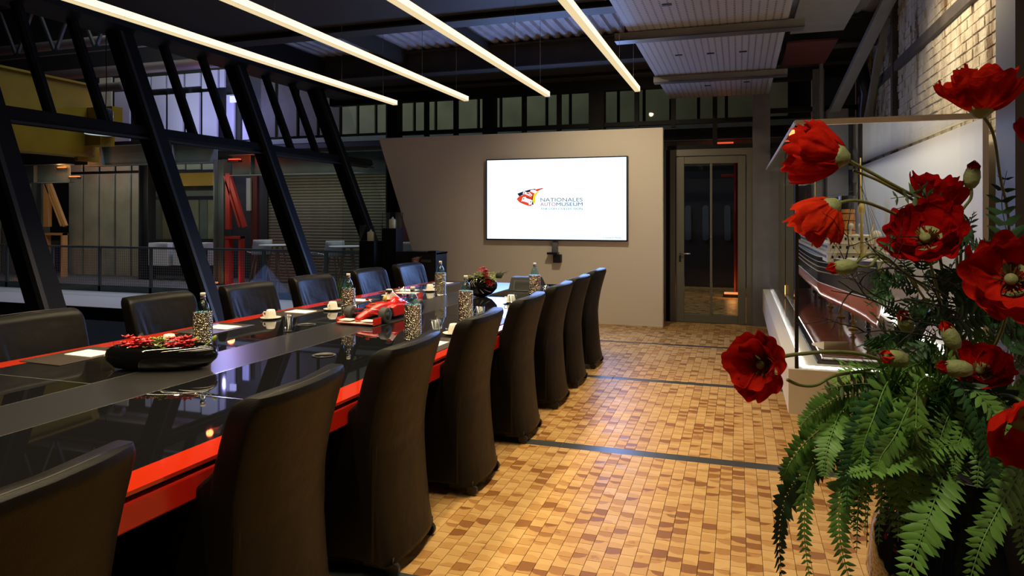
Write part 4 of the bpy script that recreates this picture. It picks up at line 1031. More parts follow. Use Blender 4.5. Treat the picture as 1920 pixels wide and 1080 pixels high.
for y in (5.45, 6.15, 6.85, 7.6, 8.4, 9.0):   # turned cradle posts
    p = MB().lathe([(.035, 0), (.035, .012), (.014, .02), (.012, .05), (.028, .065), (.012, .08), (.014, .11), (.024, .125), (.013, .14), (.022, .17), (.022, .19)], 16, (0, y, VZ0 + .05)); p.build('turned_post', M['gold'] if int(y * 10) % 3 else M['blackgloss'], ship, True)
m = MB(); m.prism([(-.10, .0), (.10, .0), (.10, .012), (-.10, .06)], -.08, .08, 'x', Matrix.Translation((.60, 5.25, VZ0 + .052)) @ Matrix.Rotation(.3, 4, 'Z'))
tag(m.build('caption_plate', M['shipdeck']), 'small slanted caption plate beside the model ship in the case', 'sign')

# ================================================================== HALL OUTSIDE
hf = S(MB().box(-30, 4, 11.75, 16, -.6, -.22).build('floor_hall', M['concrete']), 'dark concrete hall floor beyond the walkway')
S(MB().box(-1.8, 4, 10.02, 11.75, -.2, -.005).build('floor_corridor', M['wood']), 'wooden landing floor outside the glass door')
S(MB().box(-1.8, 4, 11.75, 15, -.2, -.005).build('floor_corridor_far', M['wood']))
S(MB().box(-30, -6.9, -3, 9.5, -1.3, -1.2).build('floor_void', M['concrete']))
wk = thing('walkway', 'light steel grating walkway outside the slanted windows', 'walkway')
MB().box(-30, -5.45, 9.55, 11.6, -.24, -.2).build('grating_deck', M['grating'], wk)
MB().box(-30, -5.45, 9.5, 9.55, -.42, -.19).build('edge_beam', M['frame'], wk)
MB().box(-30, -5.45, 11.6, 11.66, -.34, -.08).build('kerb', M['hallgrey'], wk)
# railing with wire mesh panels
rlg = thing('railing', 'grey steel guard railing with wire mesh infill along the walkway', 'railing')
posts = [-19.2, -17.75, -16.3, -14.85, -13.44, -12.0, -10.55, -9.1, -7.65, -6.2]
for x in posts: MB().box(x - .035, x + .035, 11.60, 11.64, -.2, .80).build('railing_post', M['hallgrey'], rlg)
for a, b in zip(posts[:-1], posts[1:]):
    MB().box(a + .035, b - .035, 11.59, 11.65, .76, .80).build('handrail', M['hallgrey'], rlg)
    MB().box(a + .06, b - .06, 11.605, 11.635, -.10, -.06).build('bottom_rail', M['hallgrey'], rlg)
    ms = MB(); x = a + .1
    while x < b - .08: ms.box(x - .0025, x + .0025, 11.617, 11.622, -.06, .76); x += .055
    z = -.02
    while z < .76: ms.box(a + .06, b - .06, 11.622, 11.627, z - .0025, z + .0025); z += .055
    tag(ms.build('wire_mesh', M['steelgrey'], rlg), kind='stuff')
HY = 15.0
hw_ = struct('wall_hall', 'far hall wall of cream panels, dark posts, roller shutter and high glazing')
def R(u0, v0, u1, v1, Y, d, name, m, parent=hw_, **k):   # upright panel of depth d standing at distance Y
    a = onY(u0, v1, Y); b = onY(u1, v0, Y); c = onY((u0 + u1) / 2, v0, Y); e = onY((u0 + u1) / 2, v1, Y)
    return MB().box(a.x, b.x, Y - d / 2, Y + d / 2, e.z, c.z).build(name, M[m], parent, **k)
MB().box(-34, 5, 15.25, 15.4, -.6, 9).build('backing', M['cladseam'], hw_)
def span(us, v0, v1, m, nm, Y=HY, gap=2, d=.06):
    z0 = onY((us[0] + us[-1]) / 2, v1, Y).z; z1 = onY((us[0] + us[-1]) / 2, v0, Y).z
    for a, b in zip(us[:-1], us[1:]):
        MB().box(onY(a + gap, 400, Y).x, onY(b - gap, 400, Y).x, Y - d / 2, Y + d / 2, z0, z1).build(nm, M[m], hw_)
span([-60, -28, 4, 34, 61, 71], 330, 530, 'clad', 'cladding_panel'); span([129, 157, 187, 217, 247, 270], 326, 530, 'clad', 'cladding_panel')
span([129, 157, 187, 217, 247, 270], 308, 321, 'clad', 'cladding_panel', gap=3)
# upper glazed band
span([272, 284, 313, 347, 378], 141, 165, 'bluepanel', 'upper_panel'); span([272, 284, 313, 347, 378, 411], 176, 262, 'bluepanel', 'upper_panel', gap=3)
span([378, 411, 424], 132, 165, 'bluepanel', 'upper_panel'); span([424, 442], 178, 262, 'bluepanel', 'upper_panel', gap=2); span([454, 470], 200, 262, 'bluepanel', 'upper_panel')
R(432, 180, 442, 192, 14.9, .05, 'lit_window', 'blueglow')
R(188, 146, 210, 163, 14.9, .05, 'upper_panel', 'clad'); R(216, 146, 240, 163, 14.9, .05, 'upper_panel', 'clad'); R(216, 172, 244, 265, 14.9, .05, 'upper_panel', 'bluepanel'); R(188, 172, 210, 265, 14.9, .05, 'upper_panel', 'clad')
M['olivepanel'] = mat('olive_translucent_panel', (.16, .165, .10), .5, var=.25, vscale=1.2)
M['brownpanel'] = mat('brown_upper_panel', (.03, .027, .022), .7, var=.2)
us = [488, 520, 560, 598, 640, 672, 706, 742, 778, 818, 858, 898, 940, 982, 1026, 1070, 1114, 1160, 1208, 1258, 1310, 1362, 1420, 1480]
for a, b in zip(us[:-1], us[1:]):
    MB().box(onY(a + 3, 400, HY).x, onY(b - 3, 400, HY).x, HY - .03, HY + .03, 3.5, 5.6).build('upper_panel', M['olivepanel'] if a > 600 else M['brownpanel'], hw_)
MB().box(-34, 4, 14.86, 14.95, 3.30, 3.42).build('hall_rail', M['hallgrey'], hw_)
def ibeam(x0, x1, y, z0, z1, lab):
    t = thing('hall_girder', lab, 'girder', ((x0 + x1) / 2, y, z0)); h = (x1 - x0) / 2; H = z1 - z0
    MB().box(-h, h, -.01, .01, .02, H - .02).build('girder_web', M['hallgrey'], t)
    MB().box(-h, h, -.12, .12, 0, .02).build('girder_flange', M['hallgrey'], t); MB().box(-h, h, -.12, .12, H - .02, H).build('girder_flange', M['hallgrey'], t)
    k = -h + .6
    while k < h: MB().box(k - .01, k + .01, -.11, -.01, .02, H - .02).build('stiffener', M['hallgrey'], t); k += 2.4
a = onY(165, 290, 14.2); b = onY(408, 290, 14.2); ibeam(a.x, b.x, 14.2, 2.80, 3.34, 'long grey green steel girder over the cream panels')
a = onY(436, 290, 13.6); b = onY(730, 290, 13.6); ibeam(a.x, b.x, 13.6, 2.42, 2.92, 'grey green girder above the roller shutter')
ibeam(-6.9, 1.5, 13.6, 2.42, 2.92, 'grey green girder seen past the partition and over the door')
ibeam(-26, -17.0, 13.8, 2.35, 2.85, 'dark girder at the left edge under the yellow crane')
# columns
def column(u0, u1, v0, Y, m, nm, lab, cat='column', zb=-.25):
    a = onY(u0, v0, Y); b = onY(u1, v0, Y); t = thing(nm, lab, cat, ((a.x + b.x) / 2, Y, zb)); h = (b.x - a.x) / 2; H = a.z - zb
    MB().box(-h, h, -.012, .012, 0, H).build('column_web', M[m], t)
    for s in (-1, 1): MB().box(s * h - .015, s * h + .015, -.13, .13, 0, H).build('column_flange', M[m], t)
    MB().box(-h - .06, h + .06, -.18, .18, 0, .03).build('base_plate', M[m], t)
    return t
column(72, 85, 310, 14.4, 'hallgrey', 'hall_column', 'dark hall column beside the orange lit brace')
column(268, 284, 308, 14.4, 'cladseam', 'hall_column', 'black hall column at the right end of the cream panels')
column(408, 425, 300, 13.9, 'hallgrey', 'hall_column', 'grey green hall column beside the red lit brace')
column(730, 748, 180, 13.0, 'cladseam', 'hall_column', 'dark hall column just left of the partition edge')
t = column(1378, 1390, 295, 13.4, 'redtint', 'red_column', 'red lit column seen through the glass door')
MB().box(-.3, .1, -.02, .02, 2.45, 2.50).build('bracket', M['redtint'], t)
def brace(u0, v0, u1, v1, Y, m, lab):
    t = thing('diagonal_brace', lab, 'brace', onY(u1, v1, Y)); a = onY(u0, v0, Y) - onY(u1, v1, Y)
    MB().bar(a, (0, 0, 0), .10, .08, (0, 1, 0)).build('brace_bar', M[m], t); MB().bar(a + Vector((-.12, 0, 0)), (-.12, 0, 0), .04, .10, (0, 1, 0)).build('brace_bar', M[m], t)
brace(89, 334, 123, 424, 14.1, 'orangetint', 'slanted brace lit orange beside the dark hall column')
brace(430, 330, 459, 426, 13.7, 'redtint', 'slanted brace lit red beside the grey green column')
def portal(u0, v0, u1, v1, Y, m, lab):
    a = onY(u0, v1, Y); b = onY(u1, v0, Y); t = thing('support_frame', lab, 'steel frame', ((a.x + b.x) / 2, Y, -.22)); h = (b.x - a.x) / 2; H = b.z + .22
    MB().box(-h, -h + .11, -.08, .08, 0, H).build('frame_leg', M[m], t); MB().box(h - .06, h, -.08, .08, 0, H).build('frame_leg', M[m], t); MB().box(-h, h, -.09, .09, H - .06, H).build('frame_head', M[m], t)
portal(85, 437, 122, 520, 14.1, 'orangetint', 'small steel frame lit orange under the slanted brace')
portal(426, 443, 455, 520, 13.7, 'redtint', 'small steel frame lit red under the slanted brace')
R(425, 325, 433, 430, 13.7, .1, 'red_lit_post', 'redtint'); R(84, 330, 94, 425, 14.1, .1, 'orange_lit_post', 'orangetint')
R(472, 330, 484, 520, 14.5, .1, 'rust_post', 'maroon'); R(463, 334, 470, 395, 14.4, .05, 'pale_strip', 'clad')
# opening with second crane and machinery
R(286, 325, 406, 349, 14.6, .2, 'crane_beam_far', 'yellow'); R(326, 322, 328, 352, 14.45, .05, 'pipe', 'hallgrey')
R(286, 358, 406, 368, 14.8, .1, 'green_rail', 'hallgrey')
for a, b, m in ((292, 305, 'hallgrey'), (306, 324, 'olivepanel'), (326, 336, 'clad'), (338, 352, 'hallgrey'), (354, 374, 'olivepanel'), (376, 390, 'hallgrey'), (391, 404, 'olivepanel')): R(a, 375, b, 448, 14.9, .06, 'machine_panel', m)
mach = thing('machine_cabinet', 'pale machine cabinets behind the mesh railing in the hall opening', 'machine', (0, 0, 0))
for a, b in ((290, 325), (335, 370), (375, 397)): R(a, 455, b, 497, 14.3, .4, 'cabinet_panel', 'stoolwhite', mach)
R(288, 449, 406, 452, 14.0, .05, 'machine_rail', 'cladseam', mach)
# small clerestory windows right of the opening
for a, b in ((322, 347), (351, 376), (381, 404)): R(a, 303, b, 318, 14.9, .05, 'upper_panel', 'olivepanel')
# roller shutter: one object per slat
sh = thing('roller_shutter', 'large closed grey roller shutter behind the bar tables', 'shutter', (0, 14.6, 0))
sx0 = onY(505, 400, 14.6).x; sx1 = -5.6; z = -.2
sl = MB().prism([(-.012, 0), (-.03, .02), (-.03, .055), (-.005, .072), (.01, .072), (.01, 0)], sx0, sx1, 'x').mesh('slat', M['shutter'])
while z < 2.40: mobj('slat', sl, sh, loc=(0, 0, z)); z += .074
MB().box(sx0 - .12, sx0, -.08, .05, -.2, 2.5).build('guide_rail', M['cladseam'], sh)
MB().box(sx0 - .12, sx1, -.2, .1, 2.46, 2.70).build('shutter_box', M['hallgrey'], sh)
tag(MB().box(-.35, .35, -.03, .03, 0, .9).build('notice_board', M['maroon'], loc=(-7.35, 14.5, .55)), 'dark red notice board beside the roller shutter', 'board')
# yellow overhead crane girder
A = dep(-60, 290, 11.5); B = dep(162, 290, 13.7); zb, zt = 2.65, 4.05
cr = thing('crane_girder', 'large yellow overhead crane girder at the upper left', 'crane', (B.x, B.y, zb)); dA = Vector((A.x - B.x, A.y - B.y, 0)) * 1.3
MB().bar(dA + Vector((0, 0, .70)), (0, 0, .70), .30, 1.36).build('box_girder', M['yellow'], cr)
MB().bar(dA + Vector((0, 0, 0)), (0, 0, 0), .42, .04).build('girder_flange', M['yellow'], cr); MB().bar(dA + Vector((0, 0, 1.4)), (0, 0, 1.4), .42, .04).build('girder_flange', M['yellow'], cr)
MB().box(-.02, .06, -.24, .24, -.1, 1.45).build('end_plate', M['yellow'], cr)
for k in range(4): MB().box(.06, .075, -.2, -.16, .2 + k * .12, .24 + k * .12).build('bolt', M['frame'], cr)
MB().box(.1, .8, -.12, .12, .45, .95).build('end_truck', M['yellow'], cr)
MB().box(.1, .55, -.16, .16, .2, .42).build('truck_wheel_box', M['yellow'], cr)
# pendant hall lamp
pl = dep(198, 252, 11.2); pt = thing('pendant_lamp', 'wide pale hall pendant lamp beside the yellow crane', 'lamp', pl)
MB().lathe([(.31, .0), (.315, .015), (.24, .09), (.12, .13), (.09, .14)], 32).build('lamp_shade', M['stoolwhite'], pt, True)
MB().lathe([(0, -.004), (.3, .0), (.31, .006)], 32).build('diffuser', M['bulb'], pt, True)
MB().lathe([(.10, .14), (.11, .16), (.11, .38), (.08, .42), (0, .43)], 20).build('ballast_housing', M['cladseam'], pt, 'auto')
MB().tube([(0, 0, .43), (.02, 0, .8), (0, 0, 2.4)], .007, 6).build('cable', M['frame'], pt)
# dark pipes and truss high up
for k, (z, y, r, m, lab) in enumerate(((5.3, 14.0, .14, 'redtint', 'high red brown pipe running along the hall wall'), (4.35, 11.8, .10, 'maroon', 'dark pipe crossing above the yellow crane'), (5.8, 13.0, .12, 'hallgrey', 'topmost grey hall pipe'))):
    tag(MB().tube([(-26, y, z), (-12.0 if k == 0 else -13, y, z)], r, 12).build('hall_pipe', M['pipe'], None, True), lab, 'pipe')
tr_ = thing('roof_truss', 'dark lattice roof truss of the hall above the crane', 'truss', (-16, 12.5, 5.4))
MB().box(-9, 4, -.05, .05, 0, .1).build('bottom_chord', M['cladseam'], tr_); MB().box(-9, 4, -.05, .05, 1.3, 1.4).build('top_chord', M['cladseam'], tr_)
for k in range(10): MB().bar((-9 + k * 1.3, 0, .05), (-8.35 + k * 1.3, 0, 1.35), .06, .06).build('web_bar', M['cladseam'], tr_); MB().bar((-8.35 + k * 1.3, 0, 1.35), (-7.7 + k * 1.3, 0, .05), .06, .06).build('web_bar', M['cladseam'], tr_)
S(MB().box(-34, 5, -3, 16, 9, 9.2).build('ceiling_hall', M['cladseam']))
S(MB().box(-34, -33.8, -3, 16, -1.2, 9).build('wall_hall_left', M['cladseam']))
# red and orange uplights fixed to the hall steel
def uplight(p, m, lab, col, e, cat='lamp'):
    if p.z > .5: t = bpy.data.objects.new('light_fitting', None); COL.objects.link(t); t.parent = hw_; t.location = p
    else: p.z = -.17 if 'door' not in lab else .055; t = thing('uplight', lab, cat, p)
    MB().box(-.14, .14, -.05, .05, 0, .03).build('lamp_tube', M[m], t); MB().box(-.16, .16, -.06, .06, -.05, 0).build('lamp_housing', M['black'], t)
    light('POINT', 'uplight_glow', Vector(p) + Vector((0, -.12, .12)), e, col, size=.08)
RD = (1, .10, .03); OR = (1, .38, .10)
uplight(onY(1373, 541, 13.1), 'orangeglow', 'orange floor light behind the glass door', OR, 2)
uplight(onY(446, 512, 13.4), 'redglow', 'red light on the floor beside the red lit frame', RD, 5)
uplight(onY(398, 511, 13.6), 'orangeglow', 'orange light on the floor near the grey green column', OR, 3)
uplight(onY(64, 499, 13.6), 'orangeglow', 'orange light on the floor near the orange lit frame', OR, 5)
uplight(onY(20, 285, 13.2), 'redglow', 'red light tube under the crane at the left edge', RD, 5)
uplight(onY(118, 315, 13.8), 'orangeglow', 'orange light tube at the head of the dark hall column', OR, 16)
uplight(onY(140, 332, 13.8), 'orangeglow', 'orange light tube over the first cream panel', OR, 7)
uplight(onY(400, 120, 13.8), 'redglow', 'red light tube by the blue lit panels', RD, 9)
uplight(onY(440, 300, 13.2), 'redglow', 'red light tube on top of the grey green column', RD, 10)
uplight(onY(1360, 270, 13.0), 'redglow', 'red light tube seen above the glass door', RD, 3)
uplight(onY(165, 88, 13.5), 'orangeglow', 'orange light tube high in the hall roof', OR, 3)
light('POINT', 'blue_window_glow', onY(420, 200, 13.9), 150, (.42, .40, 1), size=.02)
light('POINT', 'cool_panel_glow', onY(300, 215, 13.9), 40, (.8, .85, 1), size=.02)
# far doors seen through the glass door
dr = struct('door_2', 'dark blue hall doors with upright capsule windows')
MB().box(-2.2, 2.6, 14.8, 14.86, -.0, 2.4).build('door_leaf', mat('dark_blue_door', (.03, .032, .055), .5), dr)
cap = mat('capsule_window', (.09, .12, .20), .3)
for u in (1290, 1323, 1364, 1480):
    c = onY(u, 418, 14.78); pts = []
    for q in range(16):
        a = 2 * PI * q / 16; pts.append((c.x + .065 * math.cos(a), c.z + (.30 if math.sin(a) > 0 else -.30) + .065 * math.sin(a)))
    MB().prism(pts, 14.77, 14.80).build('capsule_pane', cap, dr)
# bar stools and high tables
def stool(label):
    t = thing('bar_stool', label, 'stool', group='white shell bar stools outside the windows')
    def P(u, v):
        y = (u - .5) * .42 * (1 - .25 * max(0, v - .5)); 
        if v < .5: x = .2 - v * .72; z = .76 + .05 * (u * 2 - 1) ** 2
        else: x = -.16 - (v - .5) * .14; z = .76 + ((v - .5) * 2) ** 1.2 * .30
        x += .05 * (u * 2 - 1) ** 2 * (1 if v > .5 else 0)
        return (x, y, z)
    MB().grid(P, 9, 15).build('seat_shell', M['stoolwhite'], t, True, thick=.012)
    for sx in (-1, 1):
        for sy in (-1, 1): MB().tube([(sx * .08, sy * .08, .75), (sx * .2, sy * .2, 0)], .016, 8, .011).build('leg', M['beech'], t, True)
    MB().tube([(.155, .155, .25), (.155, -.155, .25), (-.155, -.155, .25), (-.155, .155, .25), (.155, .155, .25)], .006, 6).build('foot_ring', M['black'], t)
    return t
def htable(label):
    t = thing('high_table', label, 'table', group='white round high tables outside the windows')
    MB().lathe([(0, 1.0), (.38, 1.0), (.385, 1.008), (.38, 1.016), (0, 1.016)], 32).build('table_top', M['stoolwhite'], t, 'auto')
    for k in range(4):
        a = PI / 4 + k * PI / 2; MB().tube([(.10 * math.cos(a), .10 * math.sin(a), .99), (.3 * math.cos(a), .3 * math.sin(a), 0)], .018, 8, .013).build('leg', M['beech'], t, True)
    return t
s0 = stool('white shell bar stool left of the leaning post, facing the first high table'); p = onY(488, 500, 12.75); s0.location = (p.x, 12.75, -.22); s0.rotation_euler.z = 2.5; s0.scale = (1.1, 1.1, 1.1)
for u, Y, rz, s in ((574, 13.0, .9, 'seen from the side, right of the leaning post'), (622, 12.7, 2.5, 'in front of the roller shutter, left of the lanterns'), (712, 12.35, 2.2, 'between the two black pillars'), (756, 12.6, 2.4, 'beside the partition edge above the lectern')):
    p = onY(u, 500, Y); dup(s0, (p.x, Y, -.22), rz, 'white shell bar stool ' + s)
t0 = htable('white high table left of the leaning post'); p = onY(520, 455, 12.55); t0.location = (p.x, 12.55, -.17)
for u, Y, s in ((652, 12.5, 'before the roller shutter'), (778, 13.6, 'behind the lectern')): p = onY(u, 455, Y); dup(t0, (p.x, Y, -.17), .4, 'white high table ' + s)

# ================================================================== FLOWER ARRANGEMENT
fa = thing('flower_arrangement', 'big arrangement of red poppies and ferns in a dark urn, right foreground', 'flowers', (.56, 1.98, 0))
FA = Vector(fa.location)
def loc(u, v, t): return dep(u, v, t) - FA
MB().lathe([(.16, 0), (.17, .02), (.13, .06), (.12, .30), (.15, .36)], 36).build('pedestal', M['black'], fa, 'auto')
MB().lathe([(.09, .36), (.14, .38), (.21, .46), (.245, .58), (.23, .70), (.17, .80), (.14, .84), (.16, .875), (.15, .875), (.125, .84), (0, .82)], 40).build('urn', M['blackgloss'], fa, True)
def petal(axis, c, r, k, n, opn, seed, m, parent, cup=.5, inner=0):
    rnd = random.Random(seed * 31 + k + 7 * inner); a0 = 2 * PI * k / n + rnd.uniform(-.2, .2) + inner * .6; wdt = PI / n * 1.45
    q = Vector((0, 0, 1)).rotation_difference(axis); ph = [rnd.uniform(0, 6) for _ in range(5)]; lift = (k % 2) * .05 * r + inner * .10 * r
    sc_ = (.72 if inner else 1) * rnd.uniform(.92, 1.06); cu = cup * (1.25 if inner else 1) * rnd.uniform(.85, 1.15)
    def P(u, v):
        w_ = 2 * u - 1; a = a0 + w_ * wdt * (.35 + .65 * v ** .6)
        out = 1 - .16 * abs(w_) ** 3 + .05 * math.sin(5 * u + ph[4]) + .035 * math.sin(13 * u + ph[0])
        rad = r * sc_ * (.06 + .94 * v ** .7 * out) * (1 if v < .85 else 1 - (v - .85) * .3)
        z = r * cu * v ** 1.5 * (1 + .08 * math.sin(4 * u + ph[2])) + lift
        f = v ** 1.3
        z += r * f * (.05 * math.sin(17 * u + ph[1]) + .035 * math.sin(31 * u + ph[2] + 3 * v) + .05 * math.sin(7 * v + 3 * u + ph[3]))
        a += .05 * f * math.sin(23 * u + ph[3])
        rad *= 1 + .04 * f * math.sin(27 * u + ph[3])
        nz = noise.noise(Vector((u * 9 + ph[0] * 10, v * 1.8, ph[1] * 7))); n2 = noise.noise(Vector((u * 24 + ph[2] * 9, v * 3, ph[0] * 5)))
        z += r * v * (.17 * nz + .018 * n2); rad *= 1 + v * (.10 * nz + .012 * n2)
        return c + q @ Vector((rad * math.cos(a), rad * math.sin(a), z))
    mm = MB(); mm.grid(P, 52, 16); return mm.build('petal', m, parent, True)
pid = [0]
def poppy(u, v, t, ax, rpx, opn=1.35, cup=.55, n=5, m='petal', centre=True, pod=True, bk=.012, label=None):
    pid[0] += 1; c = loc(u, v, t); axis = viewdir(u, v, *ax); r = rpx * t / FPX
    hub = MB(); q = Vector((0, 0, 1)).rotation_difference(axis).to_matrix().to_4x4(); Mx = Matrix.Translation(c) @ q
    hub.lathe([(0, -.012 * r / .07), (.010 * r / .07, -.009 * r / .07), (.022 * r / .07, .004 * r / .07), (.026 * r / .07, .016 * r / .07), (.012 * r / .07, .004 * r / .07), (0, .002 * r / .07)], 16, M=Mx)
    h = hub.build('poppy', M['capsule'], fa, True)
    if label: h['label'] = label
    for k in range(4): petal(axis, c, r, k, 4, opn, pid[0], M[m], h, cup)
    if centre:
        for k in range(3): petal(axis, c, r, k, 3, opn, pid[0], M[m], h, cup, 1)
    if centre:
        MB().lathe([(.005, .004), (.009, .016), (.008, .021), (0, .022)], 14, M=Mx @ Matrix.Scale(r / .07, 4)).build('seed_capsule', M['capsule'], h, True)
        sm = MB(); rd = random.Random(5)
        for k in range(46):
            a = rd.uniform(0, 2 * PI); b = rd.uniform(.012, .022); zt = rd.uniform(.012, .026)
            sm.tube([Mx @ (Vector((.007 * math.cos(a), .007 * math.sin(a), .006)) * (r / .07)), Mx @ (Vector((b * math.cos(a), b * math.sin(a), zt)) * (r / .07))], .0006, 3, .0016, cap=False)
        tag(sm.build('stamens', M['stamen'], h), kind='stuff')
    return c, axis
def stem(pts, r=.0035, m='stem', nm='stem', hairy=False):
    P = [loc(*p) for p in pts]; out = []
    for i in range(len(P) - 1):
        p0 = P[max(i - 1, 0)]; p1 = P[i]; p2 = P[i + 1]; p3 = P[min(i + 2, len(P) - 1)]
        for k in range(6):
            s = k / 6; out.append(.5 * ((2 * p1) + (-p0 + p2) * s + (2 * p0 - 5 * p1 + 4 * p2 - p3) * s * s + (-p0 + 3 * p1 - 3 * p2 + p3) * s ** 3))
    out.append(P[-1]); return MB().tube(out, r, 7).build(nm, M[m], fa, True)
HUB = (1790, 760, 1.85)
poppy(1838, 210, 1.62, (.12, 1, .05), 74, 1.0, .80, m='petal')
stem([(1838, 212, 1.62), (1862, 250, 1.64), (1875, 330, 1.68), (1892, 430, 1.75), (1880, 600, 1.8), HUB])
poppy(1583, 296, 1.66, (-.95, .22, -.15), 66, 1.05, 1.05, m='petal')
stem([(1585, 297, 1.66), (1612, 312, 1.67), (1690, 355, 1.7), (1770, 395, 1.74), (1812, 440, 1.78), HUB], .0042)
poppy(1566, 382, 1.60, (-.62, -.62, -.12), 58, 1.0, 1.0, m='petalorange')
stem([(1568, 382, 1.6), (1600, 376, 1.62), (1640, 385, 1.65), (1700, 415, 1.7), (1760, 470, 1.75), HUB], .0040)
stem([(1600, 320, 1.68), (1650, 340, 1.7), (1720, 380, 1.72), (1790, 430, 1.77), HUB], .0036)
poppy(1434, 684, 1.42, (-.45, -.05, .85), 66, 1.25, .55, m='petal')
poppy(1738, 456, 1.66, (-.15, .55, .75), 76, 1.35, .5, m='petaldark')
poppy(1752, 402, 1.80, (.1, 1, .2), 52, .85, 1.2, m='petaldark', centre=False)
poppy(1896, 528, 1.50, (.0, .2, .9), 88, 1.4, .45, m='petal')
poppy(1836, 704, 1.62, (.1, .65, .7), 60, 1.4, .45, m='petaldark')
poppy(1925, 770, 1.42, (.25, -.62, .62), 92, 1.15, .8, m='petal', centre=False)
poppy(1938, 262, 1.60, (.3, .6, .6), 42, 1.2, .6, m='petal', centre=False)
stem([(1470, 668, 1.42), (1500, 664, 1.45), (1560, 660, 1.5), (1630, 668, 1.58), (1720, 705, 1.7), HUB], .0042)
stem([(1476, 712, 1.45), (1500, 722, 1.46), (1530, 722, 1.48), (1570, 703, 1.52), (1640, 700, 1.62), (1720, 730, 1.75)], .0036)
stem([(1896, 540, 1.52), (1870, 640, 1.65), HUB]); stem([(1738, 470, 1.68), (1770, 600, 1.78), HUB]); stem([(1836, 712, 1.64), (1815, 740, 1.75), HUB]); stem([(1925, 760, 1.45), (1880, 740, 1.6), HUB])
def bud(u, v, t, ax, hpx, red=.3, m='petal'):
    c = loc(u, v, t); q = Vector((0, 0, 1)).rotation_difference(viewdir(u, v, *ax)).to_matrix().to_4x4(); s = hpx * t / FPX; Mx = Matrix.Translation(c) @ q
    b = MB().lathe([(0, -s), (s * .30, -s * .92), (s * .50, -s * .55), (s * .55, -s * .1), (s * .46, s * .35), (s * .33, s * .55)], 16, M=Mx).build('poppy_bud', M['capsule'], fa, True)
    mm = MB()
    for k in range(4):
        a = k * PI / 2; mm.add([Mx @ Vector((s * .45 * math.cos(a + d), s * .45 * math.sin(a + d), z)) for d, z in ((-.9, s * .2), (.9, s * .2))] + [Mx @ Vector((s * .42 * math.cos(a + .4), s * .42 * math.sin(a + .4), s * .7)), Mx @ Vector((s * .12 * math.cos(a), s * .12 * math.sin(a), s * (1 + .1 * (k % 2)))), Mx @ Vector((s * .42 * math.cos(a - .4), s * .42 * math.sin(a - .4), s * .7))], [(0, 1, 2, 3, 4)])
    mm.build('bud_petals', M[m], b, thick=.001)
bud(1823, 328, 1.70, (.15, 1, .1), 26); stem([(1821, 350, 1.7), (1820, 372, 1.71), (1802, 400, 1.73), (1803, 440, 1.76), HUB], .0036)
bud(1579, 501, 1.55, (-1, -.15, .2), 27); stem([(1603, 497, 1.55), (1630, 500, 1.57), (1650, 482, 1.6), (1690, 505, 1.68), (1740, 545, 1.75)], .0034)
stem([(1605, 492, 1.56), (1625, 478, 1.58), (1648, 478, 1.6), (1680, 498, 1.63), (1712, 530, 1.68), (1760, 600, 1.78)], .0030); stem([(1655, 512, 1.58), (1648, 505, 1.58), (1655, 492, 1.6), (1675, 495, 1.63), (1720, 530, 1.7)], .003)
bud(1781, 629, 1.52, (-.4, .9, .2), 28); bud(1677, 672, 1.5, (-.6, .1, .6), 30, m='petalorange'); bud(1697, 603, 1.6, (-.2, .6, .6), 26); bud(1790, 690, 1.5, (-1, .0, .2), 30, m='petaldark')
stem([(1700, 700, 1.52), (1730, 730, 1.62), (1770, 760, 1.75)]); stem([(1790, 655, 1.55), (1810, 720, 1.7), HUB])

# fern fronds
def frond(pts, lw=.045, m='greenleaf', n=30, seed=0, nm='fern_frond', droop=.2, fat=.60):
    rd = random.Random(seed); P = [Vector(p) for p in pts]; out = []
    for i in range(len(P) - 1):
        p0 = P[max(i - 1, 0)]; p1 = P[i]; p2 = P[i + 1]; p3 = P[min(i + 2, len(P) - 1)]
        for k in range(8):
            s = k / 8; out.append(.5 * ((2 * p1) + (-p0 + p2) * s + (2 * p0 - 5 * p1 + 4 * p2 - p3) * s * s + (-p0 + 3 * p1 - 3 * p2 + p3) * s ** 3))
    out.append(P[-1]); mm = MB(); mm.tube(out, .0022, 5, .0008)
    tw = camdir(0, .25, 1); tw = (tw + Vector((rd.gauss(0, .35), rd.gauss(0, .35), rd.gauss(0, .35)))).normalized()
    N = len(out) - 1
    for k in range(n):
        s = .06 + .93 * k / n; f = s * N; i = min(int(f), N - 1); c = out[i].lerp(out[i + 1], f - i); d = (out[i + 1] - out[i]).normalized()
        side = d.cross(tw).normalized(); L = lw * (math.sin(PI * min(1, .18 + s * .78)) ** .7) * rd.uniform(.82, 1.1) * (1.05 - .35 * s)
        for sg in (-1, 1):
            e = (side * sg + d * .42 + tw * rd.gauss(.05, .13) + Vector((0, 0, -droop * rd.random()))).normalized(); b = d * L * fat * .5
            up = tw * L * .06; tip = c + e * L
            mm.add([c - b * .2, c + e * L * .35 - b * .78 - up, tip, c + e * L * .35 + b * .78 - up, c + b * .25, c + e * L * .45 + up * .8, c + e * L * .72 - b * .45, c + e * L * .72 + b * .45],
                   [(0, 1, 5), (1, 6, 5), (6, 2, 5), (2, 7, 5), (7, 3, 5), (3, 4, 5), (4, 0, 5)])
    return mm.build(nm, M[m], fa, True)
def F(pts, **k): frond([loc(*p) for p in pts], **k)
F([(1640, 800, 1.7), (1540, 860, 1.62), (1480, 920, 1.55), (1462, 1010, 1.5), (1470, 1130, 1.5)], lw=.058, n=38, seed=1, m='greendark')
F([(1690, 760, 1.72), (1590, 775, 1.62), (1520, 820, 1.56), (1480, 870, 1.52), (1470, 900, 1.52)], lw=.05, seed=2)
F([(1680, 790, 1.7), (1580, 820, 1.6), (1520, 880, 1.52), (1508, 990, 1.48), (1520, 1100, 1.46)], lw=.042, n=40, seed=3)
